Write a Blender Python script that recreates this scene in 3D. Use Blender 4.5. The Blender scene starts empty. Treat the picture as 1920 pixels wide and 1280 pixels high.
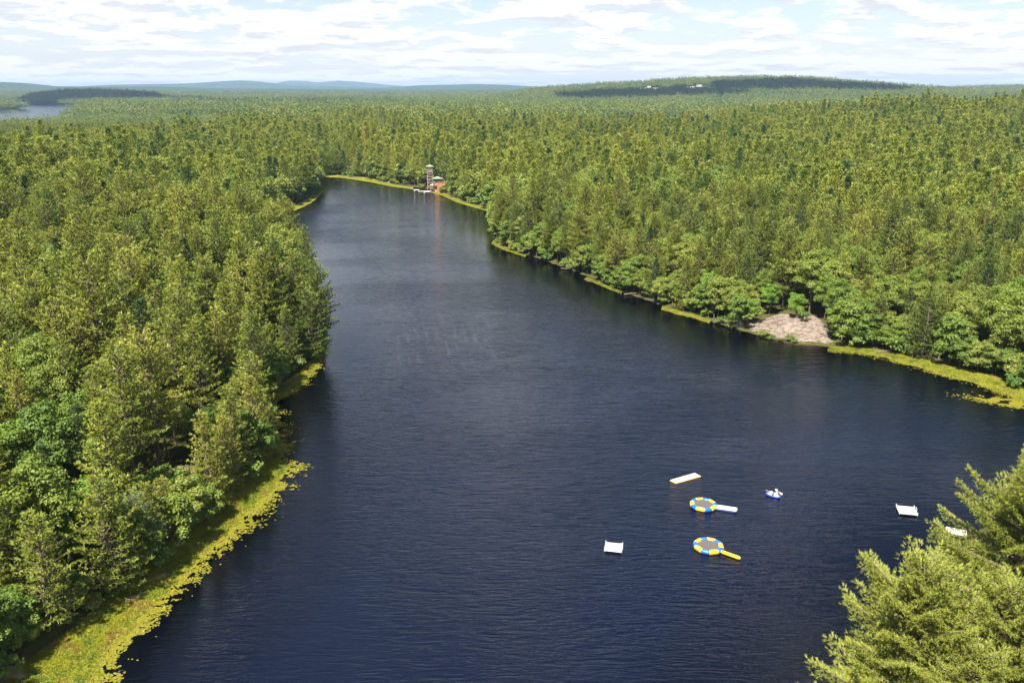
import bpy, bmesh, math, random
import numpy as np
from mathutils import Vector, Matrix, Euler

random.seed(7)
RNG = np.random.default_rng(11)
sc = bpy.context.scene
COL = sc.collection
R = math.radians

# ------------------------------------------------------------------ camera
CAM_H = 72.0
PITCH = math.atan(472 / 1600)
cd = bpy.data.cameras.new('camera'); cam = bpy.data.objects.new('camera', cd); COL.objects.link(cam)
cd.sensor_width = 36; cd.lens = 30.0; cd.clip_start = 0.5; cd.clip_end = 80000
cam.location = (0, 0, CAM_H); cam.rotation_euler = (math.pi / 2 - PITCH, 0, 0)
sc.camera = cam

# ------------------------------------------------------------------ light
SUN_EL, SUN_AZ = R(57), R(-150)         # azimuth clockwise from +Y: the sun stands behind and left of the camera
w = bpy.data.worlds.new('World'); sc.world = w; w.use_nodes = True
sc.view_settings.view_transform = 'Standard'; sc.view_settings.look = 'None'
sc.view_settings.gamma = 1; sc.view_settings.use_curve_mapping = False
sc.view_settings.exposure = 1.5
sd = bpy.data.lights.new('sun', 'SUN'); sun = bpy.data.objects.new('sun', sd); COL.objects.link(sun)
sd.energy = 5.0; sd.angle = R(0.53); sd.color = (1, .95, .86)
sv = Vector((math.sin(SUN_AZ) * math.cos(SUN_EL), math.cos(SUN_AZ) * math.cos(SUN_EL), math.sin(SUN_EL)))
sun.rotation_euler = sv.to_track_quat('Z', 'Y').to_euler()
SKY_STRENGTH = 0.068
HAZE_DENSITY = 3.8e-5


class NT:
    """small helper to write node trees"""
    def __init__(s, tree): s.t = tree; s.t.nodes.clear()
    def n(s, typ, **kw):
        nd = s.t.nodes.new(typ)
        for k, v in kw.items():
            if k == 'inp':
                for a, b in v.items(): s.set(nd, a, b)
            else: setattr(nd, k, v)
        return nd
    def set(s, nd, key, val):
        sk = nd.inputs[key]
        if isinstance(val, bpy.types.NodeSocket): s.t.links.new(val, sk)
        else: sk.default_value = val
    def math(s, op, a, b=None, c=None, clamp=False):
        nd = s.n('ShaderNodeMath', operation=op, use_clamp=clamp)
        s.set(nd, 0, a)
        if b is not None: s.set(nd, 1, b)
        if c is not None: s.set(nd, 2, c)
        return nd.outputs[0]
    def vmath(s, op, a, b=None):
        nd = s.n('ShaderNodeVectorMath', operation=op); s.set(nd, 0, a)
        if b is not None:
            if op == 'SCALE': s.set(nd, 3, b)
            else: s.set(nd, 1, b)
        return nd.outputs[0]
    def noise(s, vec, scale, detail=4, rough=.55, dist=0, dim='3D'):
        nd = s.n('ShaderNodeTexNoise', noise_dimensions=dim)
        s.set(nd, 'Vector', vec); s.set(nd, 'Scale', scale); s.set(nd, 'Detail', detail)
        s.set(nd, 'Roughness', rough); s.set(nd, 'Distortion', dist)
        return nd.outputs[0]
    def ramp(s, fac, stops, interp='LINEAR'):
        nd = s.n('ShaderNodeValToRGB'); s.set(nd, 0, fac); cr = nd.color_ramp; cr.interpolation = interp
        while len(cr.elements) < len(stops): cr.elements.new(.5)
        for e, (p, c) in zip(cr.elements, stops):
            e.position = p; e.color = (*c, 1) if len(c) == 3 else c
        return nd.outputs[0]
    def mix(s, fac, a, b, blend='MIX'):
        nd = s.n('ShaderNodeMix', data_type='RGBA', blend_type=blend)
        s.set(nd, 0, fac)
        s.set(nd, 6, a if isinstance(a, bpy.types.NodeSocket) else (*a, 1))
        s.set(nd, 7, b if isinstance(b, bpy.types.NodeSocket) else (*b, 1))
        return nd.outputs[2]
    def smooth(s, v, lo, hi, a=0., b=1.):
        nd = s.n('ShaderNodeMapRange', interpolation_type='SMOOTHSTEP')
        s.set(nd, 0, v); s.set(nd, 1, lo); s.set(nd, 2, hi); s.set(nd, 3, a); s.set(nd, 4, b)
        return nd.outputs[0]


# world: physical sky with a broken layer of fair-weather clouds at one height, all round
wn = NT(w.node_tree)
sky = wn.n('ShaderNodeTexSky', sky_type='NISHITA'); sky.sun_disc = False
sky.sun_elevation = SUN_EL; sky.sun_rotation = SUN_AZ; sky.altitude = 100
sky.air_density = 1.0; sky.dust_density = 0.6; sky.ozone_density = 1.6
tc = wn.n('ShaderNodeTexCoord'); sep = wn.n('ShaderNodeSeparateXYZ'); wn.set(sep, 0, tc.outputs['Generated'])
lz = wn.math('MULTIPLY', wn.math('LOGARITHM', wn.math('MAXIMUM', wn.math('ADD', sep.outputs[2], .03), .012), math.e), 3.7)
def cloudvec(up): 
    cv = wn.n('ShaderNodeCombineXYZ'); wn.set(cv, 0, wn.math('MULTIPLY', sep.outputs[0], 8.)); wn.set(cv, 1, wn.math('MULTIPLY', sep.outputs[1], 8.)); wn.set(cv, 2, wn.math('ADD', lz, up))
    return cv.outputs[0]
def density(up):
    a = wn.noise(cloudvec(up), .62, 2, .5); b = wn.noise(cloudvec(up + 7.3), 1.9, 8, .60, .2)
    return wn.math('ADD', wn.math('MULTIPLY', a, .42), wn.math('MULTIPLY', b, .58))
d0 = density(0.0); d1 = density(.30)
thr = wn.smooth(sep.outputs[2], .02, .45, .0, .065)
dd = wn.math('SUBTRACT', d0, thr)
cover = wn.smooth(dd, .435, .500)
under = wn.smooth(wn.math('SUBTRACT', d1, d0), -.01, .075)
skyb = wn.mix(1.0, sky.outputs[0], (.80, .80, .86), 'MULTIPLY')
ccol = wn.mix(under, (5.7, 5.7, 5.75), (4.35, 4.4, 4.6))
lowhaze = wn.smooth(sep.outputs[2], 0.0, 0.16, .78, 0.)
skyh = wn.mix(lowhaze, skyb, (4.7, 4.85, 5.15))
skyc = wn.mix(wn.math('MULTIPLY', cover, .9), skyh, ccol)
bg = wn.n('ShaderNodeBackground'); wn.set(bg, 0, skyc); wn.set(bg, 1, SKY_STRENGTH)
wo = wn.n('ShaderNodeOutputWorld'); w.node_tree.links.new(bg.outputs[0], wo.inputs[0])


# ------------------------------------------------------------------ geometry helpers
def at(px, py, z=0.0):
    """place on a level surface that the photograph shows at a pixel (1920 px wide photo)"""
    u = (px - 960) / 1600; v = -(py - 640) / 1600
    dx = u; dy = math.cos(PITCH) + v * math.sin(PITCH); dz = -math.sin(PITCH) + v * math.cos(PITCH)
    t = (z - CAM_H) / dz
    return Vector((dx * t, dy * t, z))

def proj(P):
    """world (n,3) -> photo pixels + depth"""
    x, y, z = P[:, 0], P[:, 1], P[:, 2] - CAM_H
    f = y * math.cos(PITCH) - z * math.sin(PITCH); u = y * math.sin(PITCH) + z * math.cos(PITCH)
    f = np.maximum(f, .1)
    return 960 + 1600 * x / f, 640 - 1600 * u / f, f

def np_mesh(name, V, F, mats=(), attrs=None, smooth=False, midx=None):
    V = np.asarray(V, dtype=np.float32).reshape(-1, 3); F = np.asarray(F, dtype=np.int32)
    k = F.shape[1]; me = bpy.data.meshes.new(name)
    me.vertices.add(len(V)); me.vertices.foreach_set('co', V.ravel())
    me.loops.add(F.size); me.loops.foreach_set('vertex_index', F.ravel())
    me.polygons.add(len(F)); me.polygons.foreach_set('loop_start', np.arange(0, F.size, k, dtype=np.int32))
    me.polygons.foreach_set('loop_total', np.full(len(F), k, dtype=np.int32))
    if midx is not None: me.polygons.foreach_set('material_index', np.asarray(midx, dtype=np.int32))
    me.update(calc_edges=True)
    me.polygons.foreach_set('use_smooth', np.full(len(F), smooth, dtype=bool))
    for m in mats: me.materials.append(m)
    for a, vals in (attrs or {}).items():
        at_ = me.attributes.new(a, 'FLOAT', 'POINT'); at_.data.foreach_set('value', np.asarray(vals, dtype=np.float32))
    return me

def link(name, data, parent=None, loc=(0, 0, 0), rot=(0, 0, 0), sca=None):
    o = bpy.data.objects.new(name, data); COL.objects.link(o)
    o.location = loc; o.rotation_euler = rot
    if sca is not None: o.scale = (sca,) * 3 if not hasattr(sca, '__len__') else sca
    if parent is not None: o.parent = parent
    return o

def tag(o, label=None, cat=None, group=None, kind=None):
    if label: o['label'] = label
    if cat: o['category'] = cat
    if group: o['group'] = group
    if kind: o['kind'] = kind
    return o

def thing(name, label, cat, loc, rz=0, group=None):
    return tag(link(name, None, None, loc, (0, 0, rz)), label, cat, group)

class MB:
    """collects simple shapes into one mesh"""
    def __init__(s): s.v = []; s.f = []; s.m = []
    def add(s, vs, fs, mi=0):
        b = len(s.v); s.v += [tuple(v) for v in vs]; s.f += [tuple(b + i for i in f) for f in fs]; s.m += [mi] * len(fs)
        return s
    def box(s, c, d, rz=0, mi=0, M=None):
        hx, hy, hz = d[0] / 2, d[1] / 2, d[2] / 2
        vs = [Vector((x, y, z)) for x in (-hx, hx) for y in (-hy, hy) for z in (-hz, hz)]
        Rm = M or Matrix.Rotation(rz, 3, 'Z')
        vs = [Rm @ v + Vector(c) for v in vs]
        return s.add(vs, [(0, 1, 3, 2), (4, 6, 7, 5), (0, 4, 5, 1), (2, 3, 7, 6), (0, 2, 6, 4), (1, 5, 7, 3)], mi)
    def bar(s, a, b, w_, mi=0, n=4):
        return s.tube([a, b], [w_ / 2, w_ / 2], n, mi)
    def tube(s, pts, rad, n=8, mi=0, closed=False, cap=True, flat=1.0):
        pts = [Vector(p) for p in pts]; rings = []
        N = len(pts)
        for i, p in enumerate(pts):
            d = (pts[min(i + 1, N - 1)] - pts[max(i - 1, 0)]).normalized()
            side = d.cross(Vector((0, 0, 1)))
            side = side.normalized() if side.length > 1e-4 else Vector((1, 0, 0))
            up = side.cross(d).normalized()
            rings.append([p + side * math.cos(2 * math.pi * k / n) * rad[i] + up * math.sin(2 * math.pi * k / n) * rad[i] * flat for k in range(n)])
        vs = [v for r_ in rings for v in r_]
        fs = [(i * n + k, i * n + (k + 1) % n, (i + 1) * n + (k + 1) % n, (i + 1) * n + k) for i in range(N - 1) for k in range(n)]
        if cap: fs += [tuple(range(n))[::-1], tuple((N - 1) * n + k for k in range(n))]
        return s.add(vs, fs, mi)
    def build(s, name, mats, parent=None, loc=(0, 0, 0), rot=(0, 0, 0), smooth=False, bevel=0):
        me = bpy.data.meshes.new(name); me.from_pydata(s.v, [], s.f)
        if not isinstance(mats, (list, tuple)): mats = [mats]
        for m in mats: me.materials.append(m)
        me.polygons.foreach_set('material_index', s.m)
        bm = bmesh.new(); bm.from_mesh(me); bmesh.ops.recalc_face_normals(bm, faces=bm.faces)
        if bevel: bmesh.ops.bevel(bm, geom=bm.edges[:], offset=bevel, segments=2, affect='EDGES', profile=.6)
        bm.to_mesh(me); bm.free()
        me.polygons.foreach_set('use_smooth', [smooth] * len(me.polygons))
        return link(name, me, parent, loc, rot)


# ------------------------------------------------------------------ value noise in numpy
_perm = np.random.default_rng(5).random((256, 256))
def vnoise(x, y):
    xi = np.floor(x).astype(int); yi = np.floor(y).astype(int); fx = x - xi; fy = y - yi
    fx = fx * fx * (3 - 2 * fx); fy = fy * fy * (3 - 2 * fy)
    g = lambda a, b: _perm[a % 256, b % 256]
    return (g(xi, yi) * (1 - fx) + g(xi + 1, yi) * fx) * (1 - fy) + (g(xi, yi + 1) * (1 - fx) + g(xi + 1, yi + 1) * fx) * fy
def fbm(x, y, o=4):
    s = 0; a = .5
    for i in range(o): s = s + a * (vnoise(x * 2 ** i + 17.3 * i, y * 2 ** i + 9.1 * i) - .5); a *= .5
    return s * 2

# ------------------------------------------------------------------ materials
def mat(name): 
    m = bpy.data.materials.new(name); m.use_nodes = True
    return m, NT(m.node_tree)

def finish(m, nt, shader, disp=None):
    o = nt.n('ShaderNodeOutputMaterial'); m.node_tree.links.new(shader, o.inputs[0]); return m

def simple(name, col, rough=.6, spec=.4, vary=.12, scale=3., bump=0.0, metal=0.0):
    m, nt = mat(name); t = nt.n('ShaderNodeTexCoord').outputs['Object']
    nz = nt.noise(t, scale, 5, .6)
    c = nt.mix(nz, tuple(x * (1 - vary) for x in col), tuple(min(1, x * (1 + vary)) for x in col))
    p = nt.n('ShaderNodeBsdfPrincipled', inp={'Base Color': c, 'Roughness': rough, 'Specular IOR Level': spec, 'Metallic': metal})
    if bump:
        b = nt.n('ShaderNodeBump', inp={'Strength': bump, 'Distance': .05, 'Height': nt.noise(t, scale * 6, 4)}); nt.set(p, 'Normal', b.outputs[0])
    return finish(m, nt, p.outputs[0])

def foliage(name, cols, trans=.32, rough=.55, big=.35, dscale=.006):
    """cols: ramp of tree colours picked per tree, with a tint per leaf and slow drift over the forest"""
    m, nt = mat(name)
    oi = nt.n('ShaderNodeObjectInfo'); att = nt.n('ShaderNodeAttribute', attribute_name='tint')
    geo = nt.n('ShaderNodeNewGeometry')
    drift = nt.noise(geo.outputs['Position'], dscale, 3, .6)
    f = nt.math('ADD', nt.math('MULTIPLY', oi.outputs['Random'], 1 - big), nt.math('MULTIPLY', nt.smooth(drift, .3, .7), big))
    base = nt.ramp(f, cols)
    hs = nt.n('ShaderNodeHueSaturation', inp={'Color': base, 'Saturation': 1.0, 'Value': nt.math('MULTIPLY_ADD', att.outputs['Fac'], .52, .88),
                                              'Hue': nt.math('MULTIPLY_ADD', att.outputs['Fac'], -.022, .511)})
    dif = nt.n('ShaderNodeBsdfDiffuse', inp={'Color': hs.outputs[0]})
    tcol = nt.mix(1.0, hs.outputs[0], (1.25, 1.2, .55), 'MULTIPLY')
    tr = nt.n('ShaderNodeBsdfTranslucent', inp={'Color': tcol})
    mx = nt.n('ShaderNodeMixShader', inp={0: trans, 1: dif.outputs[0], 2: tr.outputs[0]})
    gl = nt.n('ShaderNodeBsdfGlossy', inp={'Color': (.9, .95, 1, 1), 'Roughness': rough})
    mx2 = nt.n('ShaderNodeMixShader', inp={0: .018, 1: mx.outputs[0], 2: gl.outputs[0]})
    return finish(m, nt, mx2.outputs[0])

M = {}
M['pine'] = foliage('pine_needles', [(0, (.045, .090, .022)), (.13, (.100, .155, .026)), (.5, (.210, .238, .033)), (.8, (.242, .264, .037)), (1, (.275, .272, .042))], big=.45, dscale=.018)
M['bigpine'] = foliage('pine_needles_near', [(0, (.205, .235, .036)), (1, (.255, .275, .044))])
M['silver'] = foliage('pine_needles_silver', [(0, (.17, .23, .10)), (1, (.17, .23, .10))])
M['dark'] = foliage('needles_dark', [(0, (.042, .082, .026)), (1, (.080, .125, .030))])
M['leaf'] = foliage('broad_leaves', [(0, (.080, .145, .020)), (.4, (.142, .195, .024)), (.75, (.190, .218, .034)), (1, (.235, .225, .055))], .35)
M['bright'] = foliage('bright_leaves', [(0, (.12, .23, .02)), (1, (.18, .26, .03))], .4)
M['tan'] = foliage('seeding_leaves', [(0, (.20, .205, .06)), (1, (.26, .225, .08))], .3)
M['bush'] = foliage('bush_leaves', [(0, (.08, .16, .022)), (.6, (.15, .20, .03)), (1, (.23, .23, .04))], .35)
M['reed'] = foliage('marsh_grass', [(0, (.09, .13, .012)), (.35, (.18, .20, .012)), (.7, (.265, .26, .014)), (1, (.19, .14, .03))], .3, big=1.0, dscale=.32)
M['pad'] = foliage('lily_leaves', [(0, (.14, .135, .014)), (1, (.18, .155, .015))], .12, .35)
M['bark'] = simple('bark', (.13, .10, .075), .9, .2, .3, 2, .4)
M['deadwood'] = simple('dead_wood', (.15, .12, .10), .85, .2, .25, 3)

# water
m, nt = mat('pond_water')
geo = nt.n('ShaderNodeNewGeometry'); P = geo.outputs['Position']
def mapped(rz, sx, sy): return nt.n('ShaderNodeMapping', inp={'Vector': P, 'Rotation': (0, 0, rz), 'Scale': (sx, sy, 1)}).outputs[0]
sep = nt.n('ShaderNodeSeparateXYZ'); nt.set(sep, 0, P)
n1 = nt.noise(mapped(R(6), .16, .85), 1, 3, .5, .6)
n2 = nt.noise(mapped(R(-10), .5, 1.9), 1, 3, .55, .5)
n3 = nt.noise(mapped(R(14), 2.4, 5.2), 1, 3, .6)
ridge = nt.math('SUBTRACT', 1, nt.math('ABSOLUTE', nt.math('MULTIPLY_ADD', n1, 2, -1)))
gust = nt.noise(mapped(R(20), .012, .022), 1, 4, .6, .8)
lee = nt.n('ShaderNodeAttribute', attribute_name='lee').outputs['Fac']
g1 = nt.math('MULTIPLY', nt.smooth(gust, .36, .62, .6, 1.1), nt.math('MULTIPLY_ADD', lee, .80, .20))
h = nt.math('ADD', nt.math('MULTIPLY', ridge, .24), nt.math('ADD', nt.math('MULTIPLY', n2, .13), nt.math('MULTIPLY', n3, .03)))
bmp = nt.n('ShaderNodeBump', inp={'Strength': 1.0, 'Distance': .72, 'Height': nt.math('MULTIPLY', h, g1)})
wat = nt.n('ShaderNodeBsdfPrincipled', inp={'Base Color': nt.mix(lee, (.0007, .0007, .0007), (.0012, .0034, .0120)), 'Roughness': nt.smooth(gust, .3, .7, .035, .075),  # near-black towards the banks: dark shallow water, plus tree reflections painted into the colour
      'IOR': 1.333, 'Specular IOR Level': .5, 'Normal': bmp.outputs[0]})
# thin wind lanes: pale foam lines a few decimetres wide, near the middle of the pond
wob = nt.noise(P, .03, 2, .5)
sx = nt.math('ADD', nt.math('MULTIPLY_ADD', sep.outputs[1], .17, sep.outputs[0]), nt.math('MULTIPLY', wob, 5.))
brk = nt.noise(mapped(R(0), .16, .07), 1, 3, .6)
st = nt.math('MULTIPLY', nt.smooth(nt.math('SINE', nt.math('MULTIPLY', sx, 2.1)), .2, 1.0), nt.smooth(brk, .42, .60))
cxy = at(835, 640)
dx = nt.math('DIVIDE', nt.math('SUBTRACT', sep.outputs[0], cxy.x), 27); dy = nt.math('DIVIDE', nt.math('SUBTRACT', sep.outputs[1], cxy.y), 38)
rad = nt.math('ADD', nt.math('MULTIPLY', dx, dx), nt.math('MULTIPLY', dy, dy))
smask = nt.math('MULTIPLY', nt.smooth(rad, .0, 1., 1, 0), st)
foam = nt.n('ShaderNodeBsdfDiffuse', inp={'Color': (.45, .48, .52, 1)})
mxs = nt.n('ShaderNodeMixShader', inp={0: nt.math('MULTIPLY', smask, nt.math('MULTIPLY', n3, .045)), 1: wat.outputs[0], 2: foam.outputs[0]})
M['water'] = finish(m, nt, mxs.outputs[0])

# ground
m, nt = mat('forest_floor')
geo = nt.n('ShaderNodeNewGeometry'); P = geo.outputs['Position']
n_a = nt.noise(P, .35, 6, .65); n_b = nt.noise(P, .02, 5, .6); att = nt.n('ShaderNodeAttribute', attribute_name='tint'); far = att.outputs['Fac']
litter = nt.ramp(n_a, [(.3, (.035, .032, .012)), (.45, (.060, .050, .020)), (.58, (.060, .075, .014)), (.75, (.11, .085, .035))])
wood = nt.ramp(n_b, [(.3, (.025, .048, .026)), (.55, (.042, .066, .030)), (.75, (.065, .085, .036))])
sp = nt.noise(P, .045, 3, .7)
wood = nt.mix(nt.smooth(sp, .3, .7, .0, .55), wood, (.02, .04, .016))
gc = nt.mix(far, litter, wood)
pr = nt.n('ShaderNodeBsdfPrincipled', inp={'Base Color': gc, 'Roughness': .95, 'Specular IOR Level': .1})
b = nt.n('ShaderNodeBump', inp={'Strength': .8, 'Distance': .4, 'Height': n_a}); nt.set(pr, 'Normal', b.outputs[0])
M['ground'] = finish(m, nt, pr.outputs[0])

# marsh turf
m, nt = mat('marsh_turf')
P = nt.n('ShaderNodeNewGeometry').outputs['Position']
n_a = nt.noise(P, 1.1, 6, .7); n_b = nt.noise(P, .16, 4, .6)
c = nt.ramp(n_a, [(.28, (.05, .065, .010)), (.42, (.13, .15, .012)), (.58, (.20, .20, .016)), (.75, (.27, .23, .03))])
c = nt.mix(nt.smooth(n_b, .5, .68), c, (.16, .11, .035))
pr = nt.n('ShaderNodeBsdfPrincipled', inp={'Base Color': c, 'Roughness': .9, 'Specular IOR Level': .15})
b = nt.n('ShaderNodeBump', inp={'Strength': .9, 'Distance': .3, 'Height': n_a}); nt.set(pr, 'Normal', b.outputs[0])
M['turf'] = finish(m, nt, pr.outputs[0])

# granite
m, nt = mat('granite')
P = nt.n('ShaderNodeNewGeometry').outputs['Position']
n_a = nt.noise(P, .6, 8, .68, .4); n_b = nt.noise(P, 4, 5, .7)
c = nt.ramp(n_a, [(.3, (.045, .036, .028)), (.42, (.115, .088, .066)), (.54, (.20, .155, .12)), (.72, (.28, .225, .175))])
vor = nt.n('ShaderNodeTexVoronoi', feature='DISTANCE_TO_EDGE', inp={'Vector': nt.vmath('ADD', P, nt.n('ShaderNodeCombineXYZ', inp={0: nt.math('MULTIPLY', n_a, 4)}).outputs[0]), 'Scale': .28})
crack = nt.smooth(vor.outputs['Distance'], 0, .035)
c = nt.mix(crack, (.09, .07, .055), c); c = nt.mix(nt.smooth(n_b, .55, .75, 0, .5), c, (.26, .22, .18))
pr = nt.n('ShaderNodeBsdfPrincipled', inp={'Base Color': c, 'Roughness': .85, 'Specular IOR Level': .25})
b = nt.n('ShaderNodeBump', inp={'Strength': .8, 'Distance': .4, 'Height': nt.math('ADD', n_a, nt.math('MULTIPLY', n_b, .3))}); nt.set(pr, 'Normal', b.outputs[0])
M['granite'] = finish(m, nt, pr.outputs[0])
M['sand'] = simple('sand', (.27, .19, .12), .95, .1, .25, .8, .5)
M['needlefloor'] = simple('needle_covered_soil', (.26, .15, .085), .95, .1, .35, .5, .6)
M['boulder'] = simple('boulder_stone', (.20, .17, .15), .9, .2, .35, .9, .8)

M['yellow'] = simple('yellow_vinyl', (.70, .42, .01), .32, .5, .04, 2)
M['blue'] = simple('blue_vinyl', (.012, .115, .46), .32, .5, .05, 2)
M['white_vinyl'] = simple('white_vinyl', (.60, .575, .535), .4, .5, .04, 2)
M['navy'] = simple('navy_vinyl', (.06, .09, .2), .4, .5, .05, 2)
M['mat'] = simple('trampoline_mat', (.085, .075, .07), .75, .3, .15, 3)
M['black'] = simple('black_print', (.02, .02, .02), .6, .3, .1, 3)
M['raftwood'] = simple('pale_raft_wood', (.50, .41, .335), .75, .3, .12, 4)
M['raftwhite'] = simple('white_raft_paint', (.58, .56, .545), .6, .4, .06, 4)
M['drum'] = simple('dark_float', (.045, .03, .025), .6, .4, .2, 4)
M['kayak'] = simple('kayak_blue', (.03, .07, .55), .4, .5, .06, 3)
M['skin'] = simple('skin', (.55, .33, .23), .6, .4, .05, 5)
M['shirt'] = simple('white_cloth', (.80, .78, .78), .8, .2, .05, 5)
M['shirt2'] = simple('pink_white_cloth', (.78, .68, .70), .8, .2, .05, 5)
M['shorts'] = simple('dark_shorts', (.05, .05, .08), .8, .2, .1, 5)
M['hair'] = simple('brown_hair', (.10, .06, .035), .7, .3, .2, 8)
M['blond'] = simple('blond_hair', (.62, .48, .20), .7, .3, .15, 8)
M['blade'] = simple('pale_yellow_blade', (.88, .76, .22), .5, .4, .04, 3)
M['shaft'] = simple('white_shaft', (.80, .80, .82), .4, .5, .03, 3)
M['green_roof'] = simple('green_roof', (.17, .21, .13), .7, .3, .15, 1.2)
M['timber'] = simple('weathered_timber', (.20, .145, .125), .85, .2, .25, 1.5)
M['timber_pale'] = simple('pale_timber', (.38, .29, .25), .85, .2, .2, 1.5)
M['orange'] = simple('orange_panel', (.44, .20, .085), .7, .3, .2, .6)
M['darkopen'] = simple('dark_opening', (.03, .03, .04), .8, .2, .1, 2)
M['house'] = simple('white_siding', (.78, .76, .72), .7, .3, .05, 1)
M['roofgrey'] = simple('grey_shingles', (.25, .24, .24), .9, .2, .15, 1)
M['boatwhite'] = simple('white_hull', (.85, .85, .86), .4, .5, .04, 2)
M['boatblue'] = simple('blue_hull', (.05, .22, .62), .4, .5, .04, 2)
M['boatred'] = simple('red_hull', (.50, .12, .10), .4, .5, .04, 2)
M['window'] = simple('window_glass', (.05, .06, .08), .15, .6, .1, 2)
M['field'] = simple('hay_field', (.38, .38, .16), .95, .1, .2, .02)

# ------------------------------------------------------------------ shoreline
left_bank = [(-120, 1390), (20, 1275), (140, 1185), (255, 1105), (335, 1042), (420, 962), (480, 903), (508, 872), (508, 845), (494, 800),
             (505, 748), (545, 708), (582, 680), (598, 650), (597, 600), (588, 560), (566, 500), (535, 455), (500, 428), (478, 412), (490, 400),
             (540, 388), (580, 372), (598, 358), (601, 346)]
far_bank = [(604, 331), (640, 330), (690, 336), (745, 346), (800, 354), (835, 364), (870, 378), (905, 388), (925, 398)]
right_bank = [(924, 425), (922, 452), (960, 470), (1010, 485), (1060, 503), (1110, 522), (1160, 546), (1210, 562), (1260, 580), (1310, 594),
              (1345, 607), (1385, 619), (1440, 634), (1490, 646), (1555, 650), (1600, 652), (1680, 664), (1780, 690), (1850, 712), (1920, 735), (2050, 770), (2400, 815)]
near_bank = [(2400, 920), (2050, 940), (1920, 958), (1835, 985), (1790, 1030), (1760, 1100), (1730, 1200), (1690, 1300), (1660, 1400), (1650, 1560)]
poly = [at(*p).xy for p in left_bank + far_bank + right_bank + near_bank] + [Vector((50, 10)), Vector((60, -120)), Vector((-120, -120)), Vector((-125, 0))]
poly = np.array([[p.x, p.y] for p in poly])

def poly_sd(X, Y, pl, closed=True):
    """signed distance to polygon, negative inside"""
    A = pl; B = np.roll(pl, -1, axis=0)
    best = np.full(X.shape, 1e18); inside = np.zeros(X.shape, bool)
    for (ax, ay), (bx, by) in zip(A, B):
        ex, ey = bx - ax, by - ay; L = ex * ex + ey * ey + 1e-9
        t = np.clip(((X - ax) * ex + (Y - ay) * ey) / L, 0, 1)
        best = np.minimum(best, (X - ax - t * ex) ** 2 + (Y - ay - t * ey) ** 2)
        c = ((ay > Y) != (by > Y)) & (X < (bx - ax) * (Y - ay) / (by - ay + 1e-12) + ax)
        inside ^= c
    d = np.sqrt(best); return np.where(inside, -d, d)

# other waters: the far lake with its wooded island on the left, a cove on the right
def pxpoly(pts): return np.array([tuple(at(*p).xy) for p in pts])
LAKE = pxpoly([(-900, 240), (0, 238), (90, 232), (135, 222), (142, 212), (152, 203), (138, 198.5), (60, 196.5), (30, 192.5), (-300, 192), (-900, 192)])
ISLE = pxpoly([(-300, 210), (0, 209.5), (30, 208.5), (44, 206), (38, 203), (0, 201), (-300, 200)])
COVE = pxpoly([(1145, 228.5), (1240, 227), (1335, 229.5), (1350, 234), (1360, 250), (1300, 262), (1200, 262), (1140, 245), (1138, 232)])
def lake2(X, Y):
    out = np.full(X.shape, 900.); far = (Y > 1000) & (Y < 7500) & (X < 1500)
    x, y = X[far], Y[far]; out[far] = np.minimum(np.maximum(poly_sd(x, y, LAKE), -poly_sd(x, y, ISLE)), poly_sd(x, y, COVE))
    return out

def ridge_h(X, Y, d, wd, prof):
    xs = np.array([(p[0] - 960) / 1600 * d for p in prof]); hs = np.array([max(0, CAM_H + (168 - p[1]) / 1600 * d) for p in prof])
    h_ = np.interp(X, xs, hs, left=hs[0], right=hs[-1])
    return h_ * np.exp(-((Y - d) / wd) ** 2)

RIDGES = [
    (9000, 1500, [(-400, 160), (-100, 158), (0, 157.5), (50, 155.5), (78, 158), (110, 163), (300, 163), (420, 166), (700, 168)]),
    (16000, 1600, [(-400, 166), (150, 165), (240, 160), (310, 159), (380, 158), (440, 154), (480, 152.5), (520, 156), (560, 161), (640, 163), (760, 166), (1900, 166)]),
    (23000, 2000, [(300, 166), (530, 160), (560, 153), (590, 154), (610, 156), (650, 153), (690, 155), (740, 160), (800, 165), (1500, 167), (2500, 165)]),
    (12500, 1300, [(-400, 168), (640, 168), (740, 164), (800, 160), (850, 160), (900, 159), (950, 160), (1000, 163), (1200, 168), (2400, 168)]),
    (4900, 550, [(-300, 186), (0, 186), (60, 184), (110, 177), (170, 171), (230, 170), (290, 174), (340, 186), (380, 200), (700, 215)]),
    (4800, 1000, [(760, 200), (900, 184), (1000, 168), (1100, 162), (1200, 156), (1270, 151), (1350, 149), (1410, 148), (1460, 149), (1550, 155), (1650, 163), (1750, 169), (1850, 174), (2100, 180)]),
    (7000, 900, [(1500, 175), (1700, 168), (1800, 164), (1900, 163), (2000, 165), (2300, 168)]),
    (2900, 450, [(1000, 235), (1200, 212), (1500, 203), (1700, 205), (2200, 210)]),
]
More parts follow.
